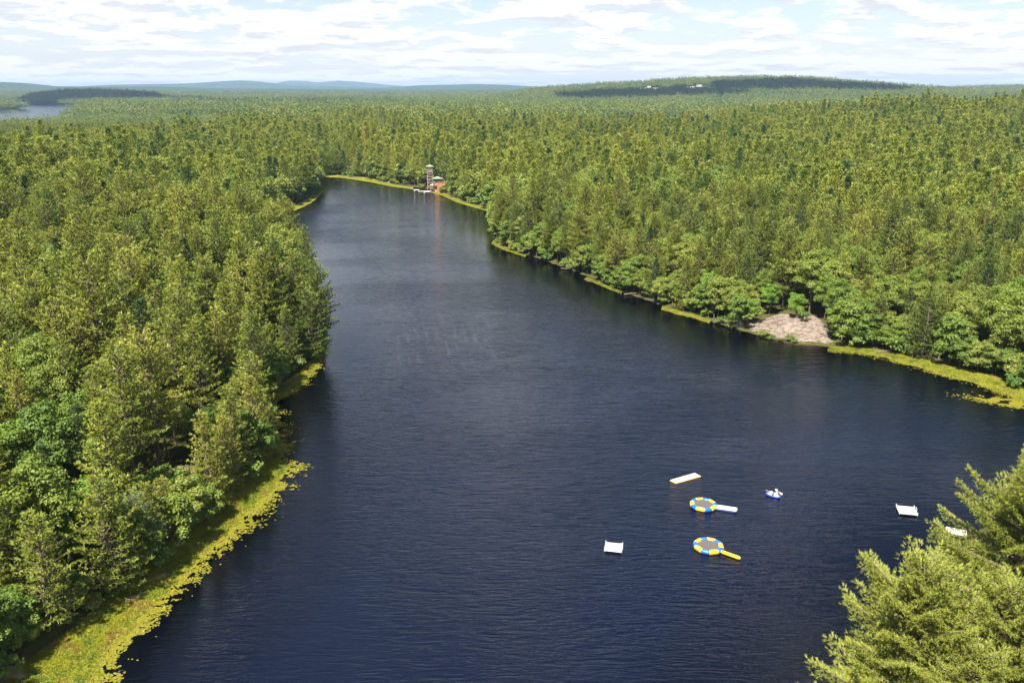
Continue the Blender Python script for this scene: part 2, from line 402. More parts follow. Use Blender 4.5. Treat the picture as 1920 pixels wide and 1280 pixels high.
def terrain(X, Y):
    sdp = np.full(X.shape, 500.); near = (np.abs(X) < 900) & (Y > -500) & (Y < 1200)
    sdp[near] = poly_sd(X[near], Y[near], poly)
    s2 = lake2(X, Y); sd_ = np.minimum(sdp, s2)
    Dn = np.hypot(X, Y)
    base = 3 + 3.5 * (fbm(X / 210, Y / 210, 3) + .2) + 6 * np.clip(fbm(X / 900 + 3, Y / 900, 3), -.3, 1) * np.clip((600 + X) / 500, 0, 1)
    base = base + 30 * np.exp(-(((X - 800) / 420) ** 2 + ((Y - 1250) / 420) ** 2))
    base = base + 12 * np.exp(-(((X + 420) / 260) ** 2 + ((Y - 500) / 350) ** 2)) * 0.5
    lowl = np.clip((-380 - X) / 150, 0, 1) * np.clip((Y - 800) / 200, 0, 1) * np.clip((2600 - Y) / 300, 0, 1); base = base * (1 - lowl) + 1.8 * lowl
    for d, wd, prof in RIDGES: base = np.maximum(base, ridge_h(X, Y, d, wd, prof) - (17 if d < 6000 else 14 if d < 8000 else 0) + (np.minimum(d / 800, 10)) * fbm(X / (d * .05), Y / (d * .05), 3) * np.exp(-((Y - d) / wd) ** 2) * .8)
    base = np.maximum(base, 1.5)
    far_base = np.clip((Dn - 9000) / 20000, 0, 1) * 58
    base = np.maximum(base, far_base)
    land = np.clip(sd_, 0, None)
    k = 1 - np.exp(-np.clip(land - 1.5, 0, None) / 26); k = np.where(land < 60, k, np.maximum(k, 1 - np.exp(-land / 60)))
    z = np.where(sd_ > 0, .05 + .04 * np.minimum(land, 6) + (base) * k, np.maximum(-3, sd_ * .25))
    return z, sd_

def th(x, y):
    z, s = terrain(np.array([float(x)]), np.array([float(y)])); return float(z[0])

# rock outcrop footprint on the right bank
rock_c = at(1465, 628); ROCK = (rock_c.x, rock_c.y + 6)

# ground sheet
N1 = 600
t1 = np.linspace(-1, 1, N1); ax_ = 130 * np.sinh(t1 * math.asinh(30000 / 130))
t2 = np.linspace(-math.asinh(2500 / 150), math.asinh(34000 / 150), N1); ay_ = 220 + 150 * np.sinh(t2)
GX, GY = np.meshgrid(ax_, ay_); Z, S = terrain(GX.ravel(), GY.ravel())
V = np.stack([GX.ravel(), GY.ravel(), Z], 1)
ii = (np.arange(N1 - 1)[:, None] * N1 + np.arange(N1 - 1)[None, :]).ravel()
F = np.stack([ii, ii + 1, ii + N1 + 1, ii + N1], 1)
Dd = np.hypot(V[:, 0], V[:, 1])
me = np_mesh('ground', V, F, [M['ground']], {'tint': np.clip((Dd - 900) / 900, 0, 1)}, smooth=True)
ground = tag(link('ground', me), kind='structure')

# water sheets
def sheet(name, x0, x1, y0, y1, z, near=False):
    nx, ny = (170, 266) if near else (2, 2)
    X, Y = np.meshgrid(np.linspace(x0, x1, nx), np.linspace(y0, y1, ny)); X = X.ravel(); Y = Y.ravel()
    lee = np.clip((-poly_sd(X, Y, poly) - 3) / 30, 0, 1) if near else np.ones(len(X))
    i = (np.arange(ny - 1)[:, None] * nx + np.arange(nx - 1)[None]).ravel()
    me = np_mesh(name, np.stack([X, Y, np.full(len(X), z)], 1), np.stack([i, i + 1, i + nx + 1, i + nx], 1), [M['water']], {'lee': lee ** 1.1})
    return tag(link(name, me), kind='structure')
sheet('pond_water', -260, 420, -200, 860, 0.0, True)
sheet('lake_water', -6500, -800, 1300, 6500, 0.0)
sheet('cove_water', 100, 800, 1100, 2400, 0.0)

# air
hb = MB(); hb.box((0, 15500, 128), (63000, 37200, 270))
hz = hb.build('haze', []); m, nt = mat('haze_air')
pv = nt.n('ShaderNodeVolumePrincipled', inp={'Color': (.46, .67, 1, 1), 'Density': HAZE_DENSITY, 'Anisotropy': .15})
o_ = nt.n('ShaderNodeOutputMaterial'); m.node_tree.links.new(pv.outputs[0], o_.inputs['Volume'])
hz.data.materials.append(m); tag(hz, kind='stuff')

# ------------------------------------------------------------------ clouds above the frame whose shadows lie on the hills
def cloud_mat():
    m, nt = mat('cloud'); 
    d = nt.n('ShaderNodeBsdfDiffuse', inp={'Color': (.92, .92, .93, 1)}); t = nt.n('ShaderNodeBsdfTranslucent', inp={'Color': (.9, .9, .92, 1)})
    x = nt.n('ShaderNodeMixShader', inp={0: .45, 1: d.outputs[0], 2: t.outputs[0]})
    return finish(m, nt, x.outputs[0])
M['cloud'] = cloud_mat()
def cloud(gx, gy, rx, ry, seed):
    """cloud whose shadow centre is (gx, gy) on the ground"""
    alt = 1250.; k = alt / math.tan(SUN_EL)
    cx, cy = gx + math.sin(SUN_AZ) * k, gy + math.cos(SUN_AZ) * k
    rg = np.random.default_rng(seed); nu, nv = 90, 34
    u = np.linspace(0, 2 * np.pi, nu, endpoint=False); v = np.linspace(0.02, np.pi - .02, nv)
    U, Vv = np.meshgrid(u, v); X = np.cos(U) * np.sin(Vv); Y = np.sin(U) * np.sin(Vv); Zc = np.cos(Vv)
    q = seed * 7.7
    puffn = 1 + .42 * fbm(X * 1.6 + q, Y * 1.6 + Zc * 1.3 + q, 5)
    puffn *= 1 + .28 * np.abs(fbm(X * 4 + q, Y * 4 + Zc * 3 - q, 3))
    Zz = np.where(Zc > 0, Zc * 260, Zc * 35) * puffn
    P_ = np.stack([(X * rx * puffn).ravel(), (Y * ry * puffn).ravel(), Zz.ravel()], 1)
    F_ = [(i * nu + j, (i + 1) * nu + j, (i + 1) * nu + (j + 1) % nu, i * nu + (j + 1) % nu) for i in range(nv - 1) for j in range(nu)]
    me = np_mesh('cloud', P_, F_, [M['cloud']], smooth=True)
    o = link('cloud', me, None, (cx, cy, alt)); tag(o, kind='structure')
cloud(620, 4050, 430, 170, 1)      # on the face of the long hill, right of centre
cloud(1400, 4300, 520, 200, 2)
cloud(-2150, 4700, 620, 400, 3)    # the wooded ridge by the far lake
cloud(-900, 3600, 420, 90, 4)      # band across the middle
cloud(1180, 2450, 130, 90, 5)     # patch far right

# ------------------------------------------------------------------ trees as numpy leaf clouds
def unit(a): return a / (np.linalg.norm(a, axis=1, keepdims=True) + 1e-9)
def tufts(P, D, k, L, W, spread, rg):
    """k blades radiating from each tuft point"""
    n = len(P); P = np.repeat(P, k, 0); D = np.repeat(D, k, 0)
    d = unit(D + rg.normal(0, spread, (n * k, 3)))
    s = unit(np.cross(d, np.array([0, 0, 1.]) + rg.normal(0, .38, (n * k, 3))))
    l = (L * rg.uniform(.65, 1.25, n * k))[:, None]; w_ = W * .5
    b = P - d * l * .25
    V = np.stack([b - s * w_, b + s * w_, P + d * l + s * w_ * .2], 1).reshape(-1, 3)
    tint = np.repeat(np.repeat(rg.uniform(0, 1, n), k) * .6 + rg.uniform(0, .4, n * k), 3)
    F = np.arange(len(V)).reshape(-1, 3)
    return V, F, tint

def leaves(P, Nn, size, rg, jit=.6):
    n = len(P); nn = unit(Nn + rg.normal(0, jit, (n, 3)))
    a = unit(np.cross(nn, rg.normal(0, 1, (n, 3)))); b = np.cross(nn, a)
    s = (size * rg.uniform(.6, 1.3, n))[:, None]
    V = np.stack([P - a * s * .5, P + b * s * .38, P + a * s * .6, P - b * s * .38], 1).reshape(-1, 3)
    F = np.arange(len(V)).reshape(-1, 4)
    return V, F

def tube_np(polys, n=5):
    Vs = []; Fs = []; off = 0
    for pts, rad in polys:
        pts = np.asarray(pts, float); N = len(pts)
        d = np.gradient(pts, axis=0); d = unit(d); ref = np.array([0, 0, 1.]) if abs(d[0, 2]) < .8 else np.array([1., 0, 0])
        s = unit(np.cross(d, ref)); u = np.cross(s, d)
        an = np.arange(n) * 2 * np.pi / n
        ring = pts[:, None] + (s[:, None] * np.cos(an)[None, :, None] + u[:, None] * np.sin(an)[None, :, None]) * np.asarray(rad)[:, None, None]
        Vs.append(ring.reshape(-1, 3))
        i = (np.arange(N - 1)[:, None] * n + np.arange(n)[None]).ravel(); j = (np.arange(N - 1)[:, None] * n + (np.arange(n)[None] + 1) % n).ravel()
        Fs.append(np.stack([i, j, j + n, i + n], 1) + off); off += N * n
    return np.concatenate(Vs), np.concatenate(Fs)

def make_pine(seed, H=24, Rc=4.2, zb=.25, step=.95, per=6, sub=.55, tuft_step=.55, k=6, L=.58, W=.26, shape=.75, needle='pine', droop=0.0, limbs=True, base_in=.3, lr=(.62, 1.18)):
    rg = np.random.default_rng(seed); P = []; D = []; polys = []
    lean = rg.normal(0, .012, 2)
    tr = lambda z: np.array([lean[0] * z + .15 * math.sin(z * .3 + seed), lean[1] * z + .15 * math.cos(z * .27), z])
    zs = np.linspace(0, H * .98, 12); polys.append(([tr(z) for z in zs], [max(.03, .016 * H * (1 - z / H) ** .8 + .02) for z in zs]))
    z = H * zb
    while z < H * .985:
        t = (z - H * zb) / (H * (1 - zb)); 
        env = Rc * (min(1, .55 + t * 2.6)) * (1 - t) ** shape + .35
        nb = max(3, int(per * (1 if t < .8 else .8)))
        a0 = rg.uniform(0, 6.28)
        for b in range(nb):
            if rg.random() < .10: continue
            az = a0 + b * 2 * math.pi / nb + rg.normal(0, .28); ln = env * rg.uniform(*lr)
            el = R(2 + 50 * t ** 1.6) + rg.normal(0, .08) - droop * (1 - t)
            dh = np.array([math.cos(az), math.sin(az), 0]); side = np.array([-dh[1], dh[0], 0]); o = tr(z + rg.normal(0, .15))
            s = np.linspace(0, 1, 5)
            path = o + dh * (ln * s * math.cos(el))[:, None] + np.array([0, 0, 1.]) * (ln * (s * math.sin(el) + .16 * s ** 2.2))[:, None]
            if limbs and ln > 1.0: polys.append((path, np.linspace(.022 * ln + .02, .012, 5)))
            # sub twigs in a flat spray
            m_ = max(2, int(ln * (1 - base_in) / sub)); ss = np.linspace(base_in, 1.0, m_)
            for q, s1 in enumerate(ss):
                c = o + dh * ln * s1 * math.cos(el) + np.array([0, 0, 1.]) * ln * (s1 * math.sin(el) + .16 * s1 ** 2.2)
                for sg in (-1, 1):
                    tl = (ln * .42 * (1.12 - s1) + .25) * rg.uniform(.6, 1.25)
                    td = dh * .75 + side * sg * .8 + np.array([0, 0, .10]); td /= np.linalg.norm(td)
                    kk = max(1, int(tl / tuft_step)); 
                    for w_ in range(kk):
                        r_ = (w_ + .6) / kk
                        P.append(c + td * tl * r_ + rg.normal(0, .12, 3)); D.append(td * .8 + np.array([0, 0, .55]))
            P.append(path[-1]); D.append(dh + np.array([0, 0, .5]))
        z += step * rg.uniform(.75, 1.25) * (1 if t < .7 else .7)
    P.append(tr(H)); D.append(np.array([0, 0, 1.]))
    Vc, Fc, tint = tufts(np.array(P), np.array(D), k, L, W, .5, rg)
    crown = np_mesh('crown', Vc, Fc, [M[needle]], {'tint': tint})
    Vt, Ft = tube_np(polys, 5 if limbs else 4); trunk = np_mesh('trunk', Vt, Ft, [M['bark']], smooth=True)
    return crown, trunk

def make_broad(seed, H=17, Rc=4.6, nclump=34, nleaf=220, size=.42, leafm='leaf', low=.32, limbs=True):
    rg = np.random.default_rng(seed); cz = H * (1 + low) / 2; hz_ = H * (1 - low) / 2; polys = []
    zs = np.linspace(0, H * .7, 6); polys.append(([np.array([.2 * math.sin(z * .4 + seed), .2 * math.cos(z * .3), z]) for z in zs], [max(.05, .018 * H * (1 - .8 * z / H)) for z in zs]))
    Ps = []; Ns = []; Ts = []
    for c in range(nclump):
        ph = rg.uniform(0, 6.28); uz = rg.uniform(-.75, 1); rr = math.sqrt(max(0, 1 - uz * uz)) 
        f = rg.uniform(.55, .95) if c > nclump * .2 else rg.uniform(0, .5)
        cr = Rc * rg.uniform(.17, .36)
        C = np.array([math.cos(ph) * rr * Rc * f, math.sin(ph) * rr * Rc * f, cz + uz * hz_ * f * (1 if uz > 0 else .9)])
        if limbs and c % 2 == 0:
            polys.append((np.array([[0, 0, max(H * .25, C[2] - Rc * .9)], C * [.5, .5, 1] - [0, 0, Rc * .25], C]), [.10, .06, .02]))
        n = int(nleaf * (cr / (Rc * .32)) ** 2)
        d = unit(rg.normal(0, 1, (n, 3))); d[:, 2] = np.where(d[:, 2] < -.25, -d[:, 2], d[:, 2])
        rad = cr * rg.uniform(.45, 1.22, n)[:, None]
        wob = 1 + .22 * np.sin(d[:, :1] * 7 + c) * np.cos(d[:, 1:2] * 6 - c)
        Ps.append(C + d * rad * wob * np.array([1, 1, .72])); Ns.append(d + np.array([0, 0, .35])); Ts.append(np.full(n, rg.uniform(0, .55)))
    P = np.concatenate(Ps); Nn = np.concatenate(Ns); T = np.concatenate(Ts) + rg.uniform(0, .45, len(P))
    V, F = leaves(P, Nn, size, rg); crown = np_mesh('crown', V, F, [M[leafm]], {'tint': np.repeat(T, 4)})
    Vt, Ft = tube_np(polys, 5 if limbs else 4); trunk = np_mesh('trunk', Vt, Ft, [M['bark']], smooth=True)
    return crown, trunk

# near kinds
PINES = [make_pine(s, H, Rc, zb, needle=nd, shape=shp) for s, H, Rc, zb, nd, shp in
         [(1, 25, 5.2, .28, 'pine', .62), (2, 23, 5.8, .22, 'pine', .45), (3, 27, 4.8, .30, 'pine', .7), (4, 21, 5.4, .2, 'pine', .42),
          (5, 24, 6.2, .3, 'pine', .38), (6, 22, 4.0, .10, 'dark', .85), (7, 21, 5.0, .05, 'pine', .6), (8, 18, 4.8, .04, 'pine', .5)]]
BROADS = [make_broad(s, H, Rc, int(nc * 1.5), 330, .37, lm, lw) for s, H, Rc, nc, lm, lw in
          [(11, 18, 5.2, 40, 'leaf', .3), (12, 16, 4.8, 36, 'leaf', .28), (13, 19, 6.0, 48, 'leaf', .3), (14, 15, 4.6, 34, 'bright', .15), (15, 17, 5.2, 40, 'tan', .15),
           (16, 12, 4.2, 40, 'leaf', .02), (17, 9, 3.6, 34, 'leaf', .0)]]
PINES_M = [make_pine(s, H, Rc, zb, step=1.3, per=6, sub=.95, tuft_step=.9, k=4, L=1.15, W=.42, needle=nd, shape=shp, limbs=False) for s, H, Rc, zb, nd, shp in
           [(21, 25, 6.2, .3, 'pine', .8), (22, 23, 6.6, .3, 'pine', .6), (23, 28, 5.4, .35, 'pine', .95), (24, 20, 6.8, .2, 'pine', .5), (26, 23, 4.3, .15, 'dark', .85)]]
BROADS_M = [make_broad(s, H, Rc, 24, 60, .95, 'leaf', limbs=False, low=lw) for s, H, Rc, lw in [(31, 18, 6.4, .3), (32, 16, 6.0, .2), (33, 14, 6.0, .02)]]

# far patches: a block of woodland 60 m across as low-detail trees
def patch(seed, size=62., spacing=6.4, pine_share=.72):
    rg = np.random.default_rng(seed); Vs = []; Fs = []; Ts = []; off = 0; mi = []
    n = int(size / spacing)
    for i in range(n):
        for j in range(n):
            x = (i + .5 + rg.uniform(-.45, .45)) * spacing - size / 2; y = (j + .5 + rg.uniform(-.45, .45)) * spacing - size / 2
            H = rg.uniform(13, 23) + (rg.uniform(5, 13) if rg.random() < .13 else 0); pine = rg.random() < pine_share; hue = rg.uniform(0, 1)
            kk = 16 if pine else 13
            z = H * (1 - rg.uniform(0, 1, kk) ** 1.3 * .6); tt = z / H
            r = (1 - tt) ** .7 * 6.2 if pine else np.sqrt(np.clip(1 - ((tt - .65) / .36) ** 2, 0, 1)) * 4
            a = rg.uniform(0, 6.28, kk)
            C = np.stack([x + np.cos(a) * r * .5, y + np.sin(a) * r * .5, z], 1)
            dirs = np.stack([np.cos(a) * .9, np.sin(a) * .9, np.full(kk, .8 if pine else .3)], 1)
            if pine: C[-1] = (x, y, H - 2); dirs[-1] = (0, 0, 1.5)
            V, F, t = tufts(C, dirs, 2, 2.6 if pine else 2.2, 2.0 if pine else 2.6, .35, rg)
            Vs.append(V); Fs.append(F + off); off += len(V); Ts.append(np.clip(t * .5 + hue * .6 - .05, 0, 1.1)); mi += [0 if pine else 1] * len(F)
    return np_mesh('woodland', np.concatenate(Vs), np.concatenate(Fs), [M['farpine'], M['farleaf']], {'tint': np.concatenate(Ts)}, midx=mi)
M['farpine'] = foliage('far_pine_canopy', [(0, (.090, .145, .034)), (.5, (.165, .205, .036)), (1, (.215, .235, .042))], .25, big=.7)
M['farleaf'] = foliage('far_leaf_canopy', [(0, (.105, .165, .036)), (1, (.18, .20, .048))], .25, big=.7)

# ------------------------------------------------------------------ where trees stand
HALF = math.tan(R(38))
def scatter(y0, y1, sp, xmax=None):
    ys = np.arange(y0, y1, sp); out = []
    for y in ys:
        xm = max(140., y * HALF + 60) if xmax is None else xmax
        xs = np.arange(-xm, xm, sp); out.append(np.stack([xs, np.full(len(xs), y)], 1))
    P = np.concatenate(out); return P + RNG.uniform(-.46, .46, P.shape) * sp
C1 = scatter(30, 1450, 6.9)
def along(bank, sp, lo, hi):
    A = np.array([tuple(at(*p).xy) for p in bank]); L = np.r_[0, np.cumsum(np.hypot(*np.diff(A, axis=0).T))]; t = np.arange(0, L[-1], sp) + RNG.uniform(-1, 1, len(np.arange(0, L[-1], sp)))
    P = np.stack([np.interp(t, L, A[:, 0]), np.interp(t, L, A[:, 1])], 1); T = np.stack([np.interp(t + 2, L, A[:, 0]), np.interp(t + 2, L, A[:, 1])], 1) - P
    n = np.stack([-T[:, 1], T[:, 0]], 1); n /= np.linalg.norm(n, axis=1, keepdims=True) + 1e-9
    return P + n * RNG.uniform(lo, hi, len(P))[:, None]
nscatter = len(C1)
C1 = np.concatenate([C1, along(left_bank, 5.0, 1.2, 4.5), along(far_bank, 4.5, 2, 5), along(right_bank, 3.6, 1.5, 4.5)])
edge = np.arange(len(C1)) >= nscatter
z, s = terrain(C1[:, 0], C1[:, 1])
def shore_noise(P): return fbm(P[:, 0] / 60, P[:, 1] / 60, 3)
keep = s > np.where(edge, .6, 1.6 + 1.6 * RNG.random(len(C1)))
# openings
def disc(P, c, rx, ry): return (((P[:, 0] - c[0]) / rx) ** 2 + ((P[:, 1] - c[1]) / ry) ** 2) < 1
RKC = (at(1388, 621).xy + at(1552, 650).xy) / 2; RKA = math.atan2(*(at(1552, 650) - at(1388, 621)).yx); RKL = (at(1552, 650) - at(1388, 621)).length / 2
RKN = Vector((-math.sin(RKA), math.cos(RKA))); RK = RKC + RKN * 7.5
def in_rock(P, a, b):
    dx, dy = P[:, 0] - RK.x, P[:, 1] - RK.y
    lx = dx * math.cos(RKA) + dy * math.sin(RKA); ly = dx * RKN.x + dy * RKN.y
    return (np.abs(lx) < a) & (ly < b) & (ly > -20)
tow = at(807, 357); wallb = at(824, 361)
keep &= ~in_rock(C1, RKL - .5, 4.5)
pth = at(1420, 556); keep &= ~disc(C1, (pth.x, pth.y), 7, 16)
keep &= ~disc(C1, (tow.x + 3, tow.y), 15, 16)
keep &= ~disc(C1, (tow.x + 5, tow.y - 25), 14, 22)
keep &= ~((C1[:, 0] > 20) & (C1[:, 1] < 178) & (C1[:, 1] > -50))     # near right shore is planted by hand
keep &= ~((np.abs(C1[:, 0]) < 60) & (C1[:, 1] < 60))
C1 = C1[keep]; z = z[keep]; s = s[keep]; edge = edge[keep]
gapn = vnoise(C1[:, 0] / 9, C1[:, 1] / 9); kk = (gapn > .13) | (C1[:, 1] < 260) | (RNG.random(len(C1)) < .3) | edge; C1 = C1[kk]; z = z[kk]; s = s[kk]; edge = edge[kk]
dist = np.hypot(np.hypot(C1[:, 0], C1[:, 1]), CAM_H)
# species: broadleaves by the water and in drifts
bl = fbm(C1[:, 0] / 130 + 5, C1[:, 1] / 130, 3)
pb = np.clip(.24 + .95 * bl + .45 * np.exp(-s / 12), .05, .9)
lowleft = (C1[:, 1] < 165) & (C1[:, 0] < -20); pb = np.where(lowleft, np.clip(pb + .25, 0, .8), pb)
isb = np.where(edge, RNG.random(len(C1)) < .6, RNG.random(len(C1)) < pb)
sc_ = (RNG.uniform(.62, 1.26, len(C1)) + .45 * fbm(C1[:, 0] / 70, C1[:, 1] / 70 + 9, 3)) * np.clip(.72 + s / 40, .72, 1.0)
tallnoise = RNG.random(len(C1)); sc_ = np.where((tallnoise > .93) & ~isb, sc_ * 1.16, sc_)
sc_ = np.where(edge, np.where(isb, RNG.uniform(.6, 1.3, len(C1)), RNG.uniform(.55, 1.1, len(C1))), sc_)
sc_ = np.where((C1[:, 1] > 900) & (C1[:, 0] < -420), np.minimum(sc_, .68), sc_)
rot = RNG.uniform(0, 6.28, len(C1))
PX, PY, PF = proj(np.stack([C1[:, 0], C1[:, 1], z + 14], 1))
vis = (PX > -60) & (PX < 1980) & (PY > 100) & (PY < 1450)
score = np.where(vis, 1 / dist, 0) * np.where(isb, 17, 24) * sc_
ind = np.zeros(len(C1), bool)
for flag in (True, False):
    ids = np.where(isb == flag)[0]; ind[ids[np.argsort(-score[ids])[:297 if flag else 280]]] = True

# unused variety index: dark conifers rare, bright and seeding trees low on the left bank
def pick_pine(i):
    if edge[i] or (s[i] < 15 and RNG.random() < .7): return 6 + int(RNG.integers(0, 2))
    return 5 if RNG.random() < .12 else int(RNG.integers(0, 5))
def pick_broad(i):
    x, y = C1[i]; r = RNG.random()
    if edge[i] or (s[i] < 14 and RNG.random() < .5): return 5 + int(RNG.integers(0, 2))
    if x < -15 and y < 190: return 4 if r < .10 else 3 if r < .36 else int(RNG.integers(0, 3))
    return 3 if r < .08 else int(RNG.integers(0, 3))

BPX, BPY, _ = proj(np.stack([C1[:, 0], C1[:, 1], z], 1))
LEFT_LM = [(1230, 'the bottom edge'), (1150, 'the wide lily patch'), (1080, 'the nearest raft'), (1010, 'the nearer trampoline'), (960, 'the farther trampoline'),
           (925, 'the kayak'), (890, 'the white mat'), (850, 'the marsh bulge'), (790, 'the bank below the notch'), (740, 'the notch in the bank'), (690, 'the narrow strip'),
           (645, 'the rock slab'), (600, 'the left headland'), (550, 'the leaning headland pines'), (500, 'the right point'), (450, 'the cove mouth'), (-1e9, 'the far cove')]
RIGHT_LM = [(960, 'the tip of the point'), (1020, 'the inner point'), (1090, 'the first green strip'), (1160, 'the second green strip'), (1230, 'the dark bank'),
            (1300, 'the bright bank shrubs'), (1370, 'the steep boulder'), (1420, 'the left of the slab'), (1480, 'the middle of the slab'), (1550, 'the right of the slab'),
            (1620, 'the start of the yellow strip'), (1700, 'the brownish shrub'), (1780, 'the middle of the yellow strip'), (1850, 'the lone pale shrub'), (1e9, 'the right edge')]
ROWS = ['first', 'second', 'third', 'fourth', 'fifth', 'sixth', 'seventh', 'eighth', 'ninth', 'tenth', 'eleventh', 'twelfth', 'thirteenth', 'fourteenth', 'fifteenth', 'sixteenth', 'seventeenth', 'eighteenth']
def zone(i):
    x, y = C1[i]; r_ = min(int(s[i] / 6), 18)
    row = (ROWS[r_] + ' row of') if r_ < 18 else 'deep in'
    if y > 560: return row + ' far shore, behind the tower' if x > -60 else row + ' far shore, left of the tower'
    if x < 0: return '%s left bank, level with %s' % (row, next(n for t, n in LEFT_LM if BPY[i] > t))
    return '%s right bank, above %s' % (row, next(n for t, n in RIGHT_LM if BPX[i] < t))
def size_word(i): return 'low' if sc_[i] < .76 else 'medium' if sc_[i] < .92 else 'tall' if sc_[i] < 1.05 else 'towering'
PWORD = ['pyramid olive pine', 'broad layered pine', 'slim high-crowned pine', 'stout full pine', 'wide plumed pine', 'dark blue-green conifer', 'skirted pine', 'bushy skirted pine']
BWORD = ['rounded green tree', 'compact green tree', 'spreading green tree', 'vivid green tree', 'tan-tinged tree', 'low-branched green tree', 'bushy green tree']
def plant(name, cat, meshes, loc, rz, scale, label, group):
    root = tag(link(name, None, None, loc, (0, 0, rz), scale), label, cat, group)
    c = link('crown', meshes[0], root); t = link('trunk', meshes[1], root)
    return root, c, t
SRC = {}
vp = np.zeros(len(C1), int)
for i in np.where(ind)[0]:
    if isb[i]:
        v = pick_broad(i); lab = '%s %s %s' % (size_word(i), BWORD[v], zone(i))
        r_, c_, t_ = plant('broadleaf_tree', 'tree', BROADS[v], (C1[i, 0], C1[i, 1], z[i] - .1), rot[i], sc_[i], lab, BWORD[v] + 's ' + zone(i))
        SRC.setdefault(('b', v), (c_, t_))
    else:
        v = pick_pine(i); lab = '%s %s %s' % (size_word(i), PWORD[v], zone(i))
        r_, c_, t_ = plant('pine_tree', 'pine', PINES[v], (C1[i, 0], C1[i, 1], z[i] - .1), rot[i], sc_[i], lab, PWORD[v] + 's ' + zone(i))
        SRC.setdefault(('p', v), (c_, t_))

# ------------------------------------------------------------------ woods as stuff: geometry-node instances
def gn_scatter(name, pts, rotz, scl, idx, sources, mats=None):
    """pts (n,3); sources: list of lists of meshes that make one tree"""
    me = bpy.data.meshes.new(name); me.vertices.add(len(pts)); me.vertices.foreach_set('co', np.asarray(pts, np.float32).ravel())
    for a, vals, ty in (('rz', rotz, 'FLOAT'), ('sc', scl, 'FLOAT'), ('ix', idx, 'INT')):
        t = me.attributes.new(a, ty, 'POINT'); t.data.foreach_set('value', np.asarray(vals, np.float32 if ty == 'FLOAT' else np.int32))
    ob = link(name, me)
    g = bpy.data.node_groups.new(name, 'GeometryNodeTree')
    g.interface.new_socket('Geometry', in_out='INPUT', socket_type='NodeSocketGeometry'); g.interface.new_socket('Geometry', in_out='OUTPUT', socket_type='NodeSocketGeometry')
    N = g.nodes.new; L = g.links.new
    gi = N('NodeGroupInput'); go = N('NodeGroupOutput'); inst = N('GeometryNodeInstanceOnPoints')
    join = N('GeometryNodeJoinGeometry')
    for parts in sources[::-1]:
        j = N('GeometryNodeJoinGeometry')
        for p in parts:
            oi = N('GeometryNodeObjectInfo'); oi.transform_space = 'ORIGINAL'; oi.inputs[0].default_value = p; oi.inputs['As Instance'].default_value = False
            L(oi.outputs['Geometry'], j.inputs[0])
        gt = N('GeometryNodeGeometryToInstance'); L(j.outputs[0], gt.inputs[0]); L(gt.outputs[0], join.inputs[0])
    L(gi.outputs[0], inst.inputs['Points']); L(join.outputs[0], inst.inputs['Instance']); inst.inputs['Pick Instance'].default_value = True
    def attr(n, ty):
        a = N('GeometryNodeInputNamedAttribute'); a.data_type = ty; a.inputs[0].default_value = n; return a.outputs[0]
    L(attr('ix', 'INT'), inst.inputs['Instance Index'])
    cx = N('ShaderNodeCombineXYZ'); L(attr('rz', 'FLOAT'), cx.inputs[2]); L(cx.outputs[0], inst.inputs['Rotation'])
    L(attr('sc', 'FLOAT'), inst.inputs['Scale']); L(inst.outputs[0], go.inputs[0])
    md = ob.modifiers.new('scatter', 'NODES'); md.node_group = g
    tag(ob, kind='stuff'); return ob

def src_objects(prefix, pairs, keyname):
    return pairs
# the near-detail sources are the crowns and trunks of trees that stand in the scene
near_p = [SRC[('p', v)] for v in (0, 1, 2, 3, 4, 5) if ('p', v) in SRC]; near_b = [SRC[('b', v)] for v in (0, 1, 2, 3, 5) if ('b', v) in SRC]
rest = ~ind
T1 = 430
pts3 = np.stack([C1[:, 0], C1[:, 1], z - .1], 1)
q = rest & ~isb & (dist < T1); n_ = q.sum()
gn_scatter('pine_wood', pts3[q], rot[q], sc_[q], np.where(RNG.random(n_) < .1, len(near_p) - 1, RNG.integers(0, len(near_p) - 1, n_)), near_p)
q = rest & isb & (dist < T1); n_ = q.sum()
gn_scatter('broadleaf_wood', pts3[q], rot[q], sc_[q], RNG.integers(0, len(near_b), n_), near_b)

# mid distance trees: one standing individual of each mid mesh serves as source
q = rest & ~isb & (dist >= T1); qb = rest & isb & (dist >= T1)
def mid_source(meshes, idxs, name, cat, word):
    out = []
    for mm, i in zip(meshes, idxs):
        lab = '%s in the wood beyond the far end of the pond' % word if C1[i, 0] < 100 else '%s far back in the right wood' % word
        r_, c_, t_ = plant(name, cat, mm, tuple(pts3[i]), rot[i], sc_[i], lab, name.replace('_', ' ') + 's far back in the woods'); out.append((c_, t_))
    return out
mi_p = np.where(q)[0][np.argsort(dist[q])[:len(PINES_M)]]; mi_b = np.where(qb)[0][np.argsort(dist[qb])[:len(BROADS_M)]]
sp_ = mid_source(PINES_M, mi_p, 'pine_tree', 'pine', 'distant yellow-green pine'); sb_ = mid_source(BROADS_M, mi_b, 'broadleaf_tree', 'tree', 'distant rounded leafy tree')
q[mi_p] = False; qb[mi_b] = False
n_ = q.sum(); gn_scatter('pine_forest', pts3[q], rot[q], sc_[q], np.where(RNG.random(n_) < .08, len(sp_) - 1, RNG.integers(0, len(sp_) - 1, n_)), sp_)
n_ = qb.sum(); gn_scatter('broadleaf_forest', pts3[qb], rot[qb], sc_[qb], RNG.integers(0, len(sb_), n_), sb_)

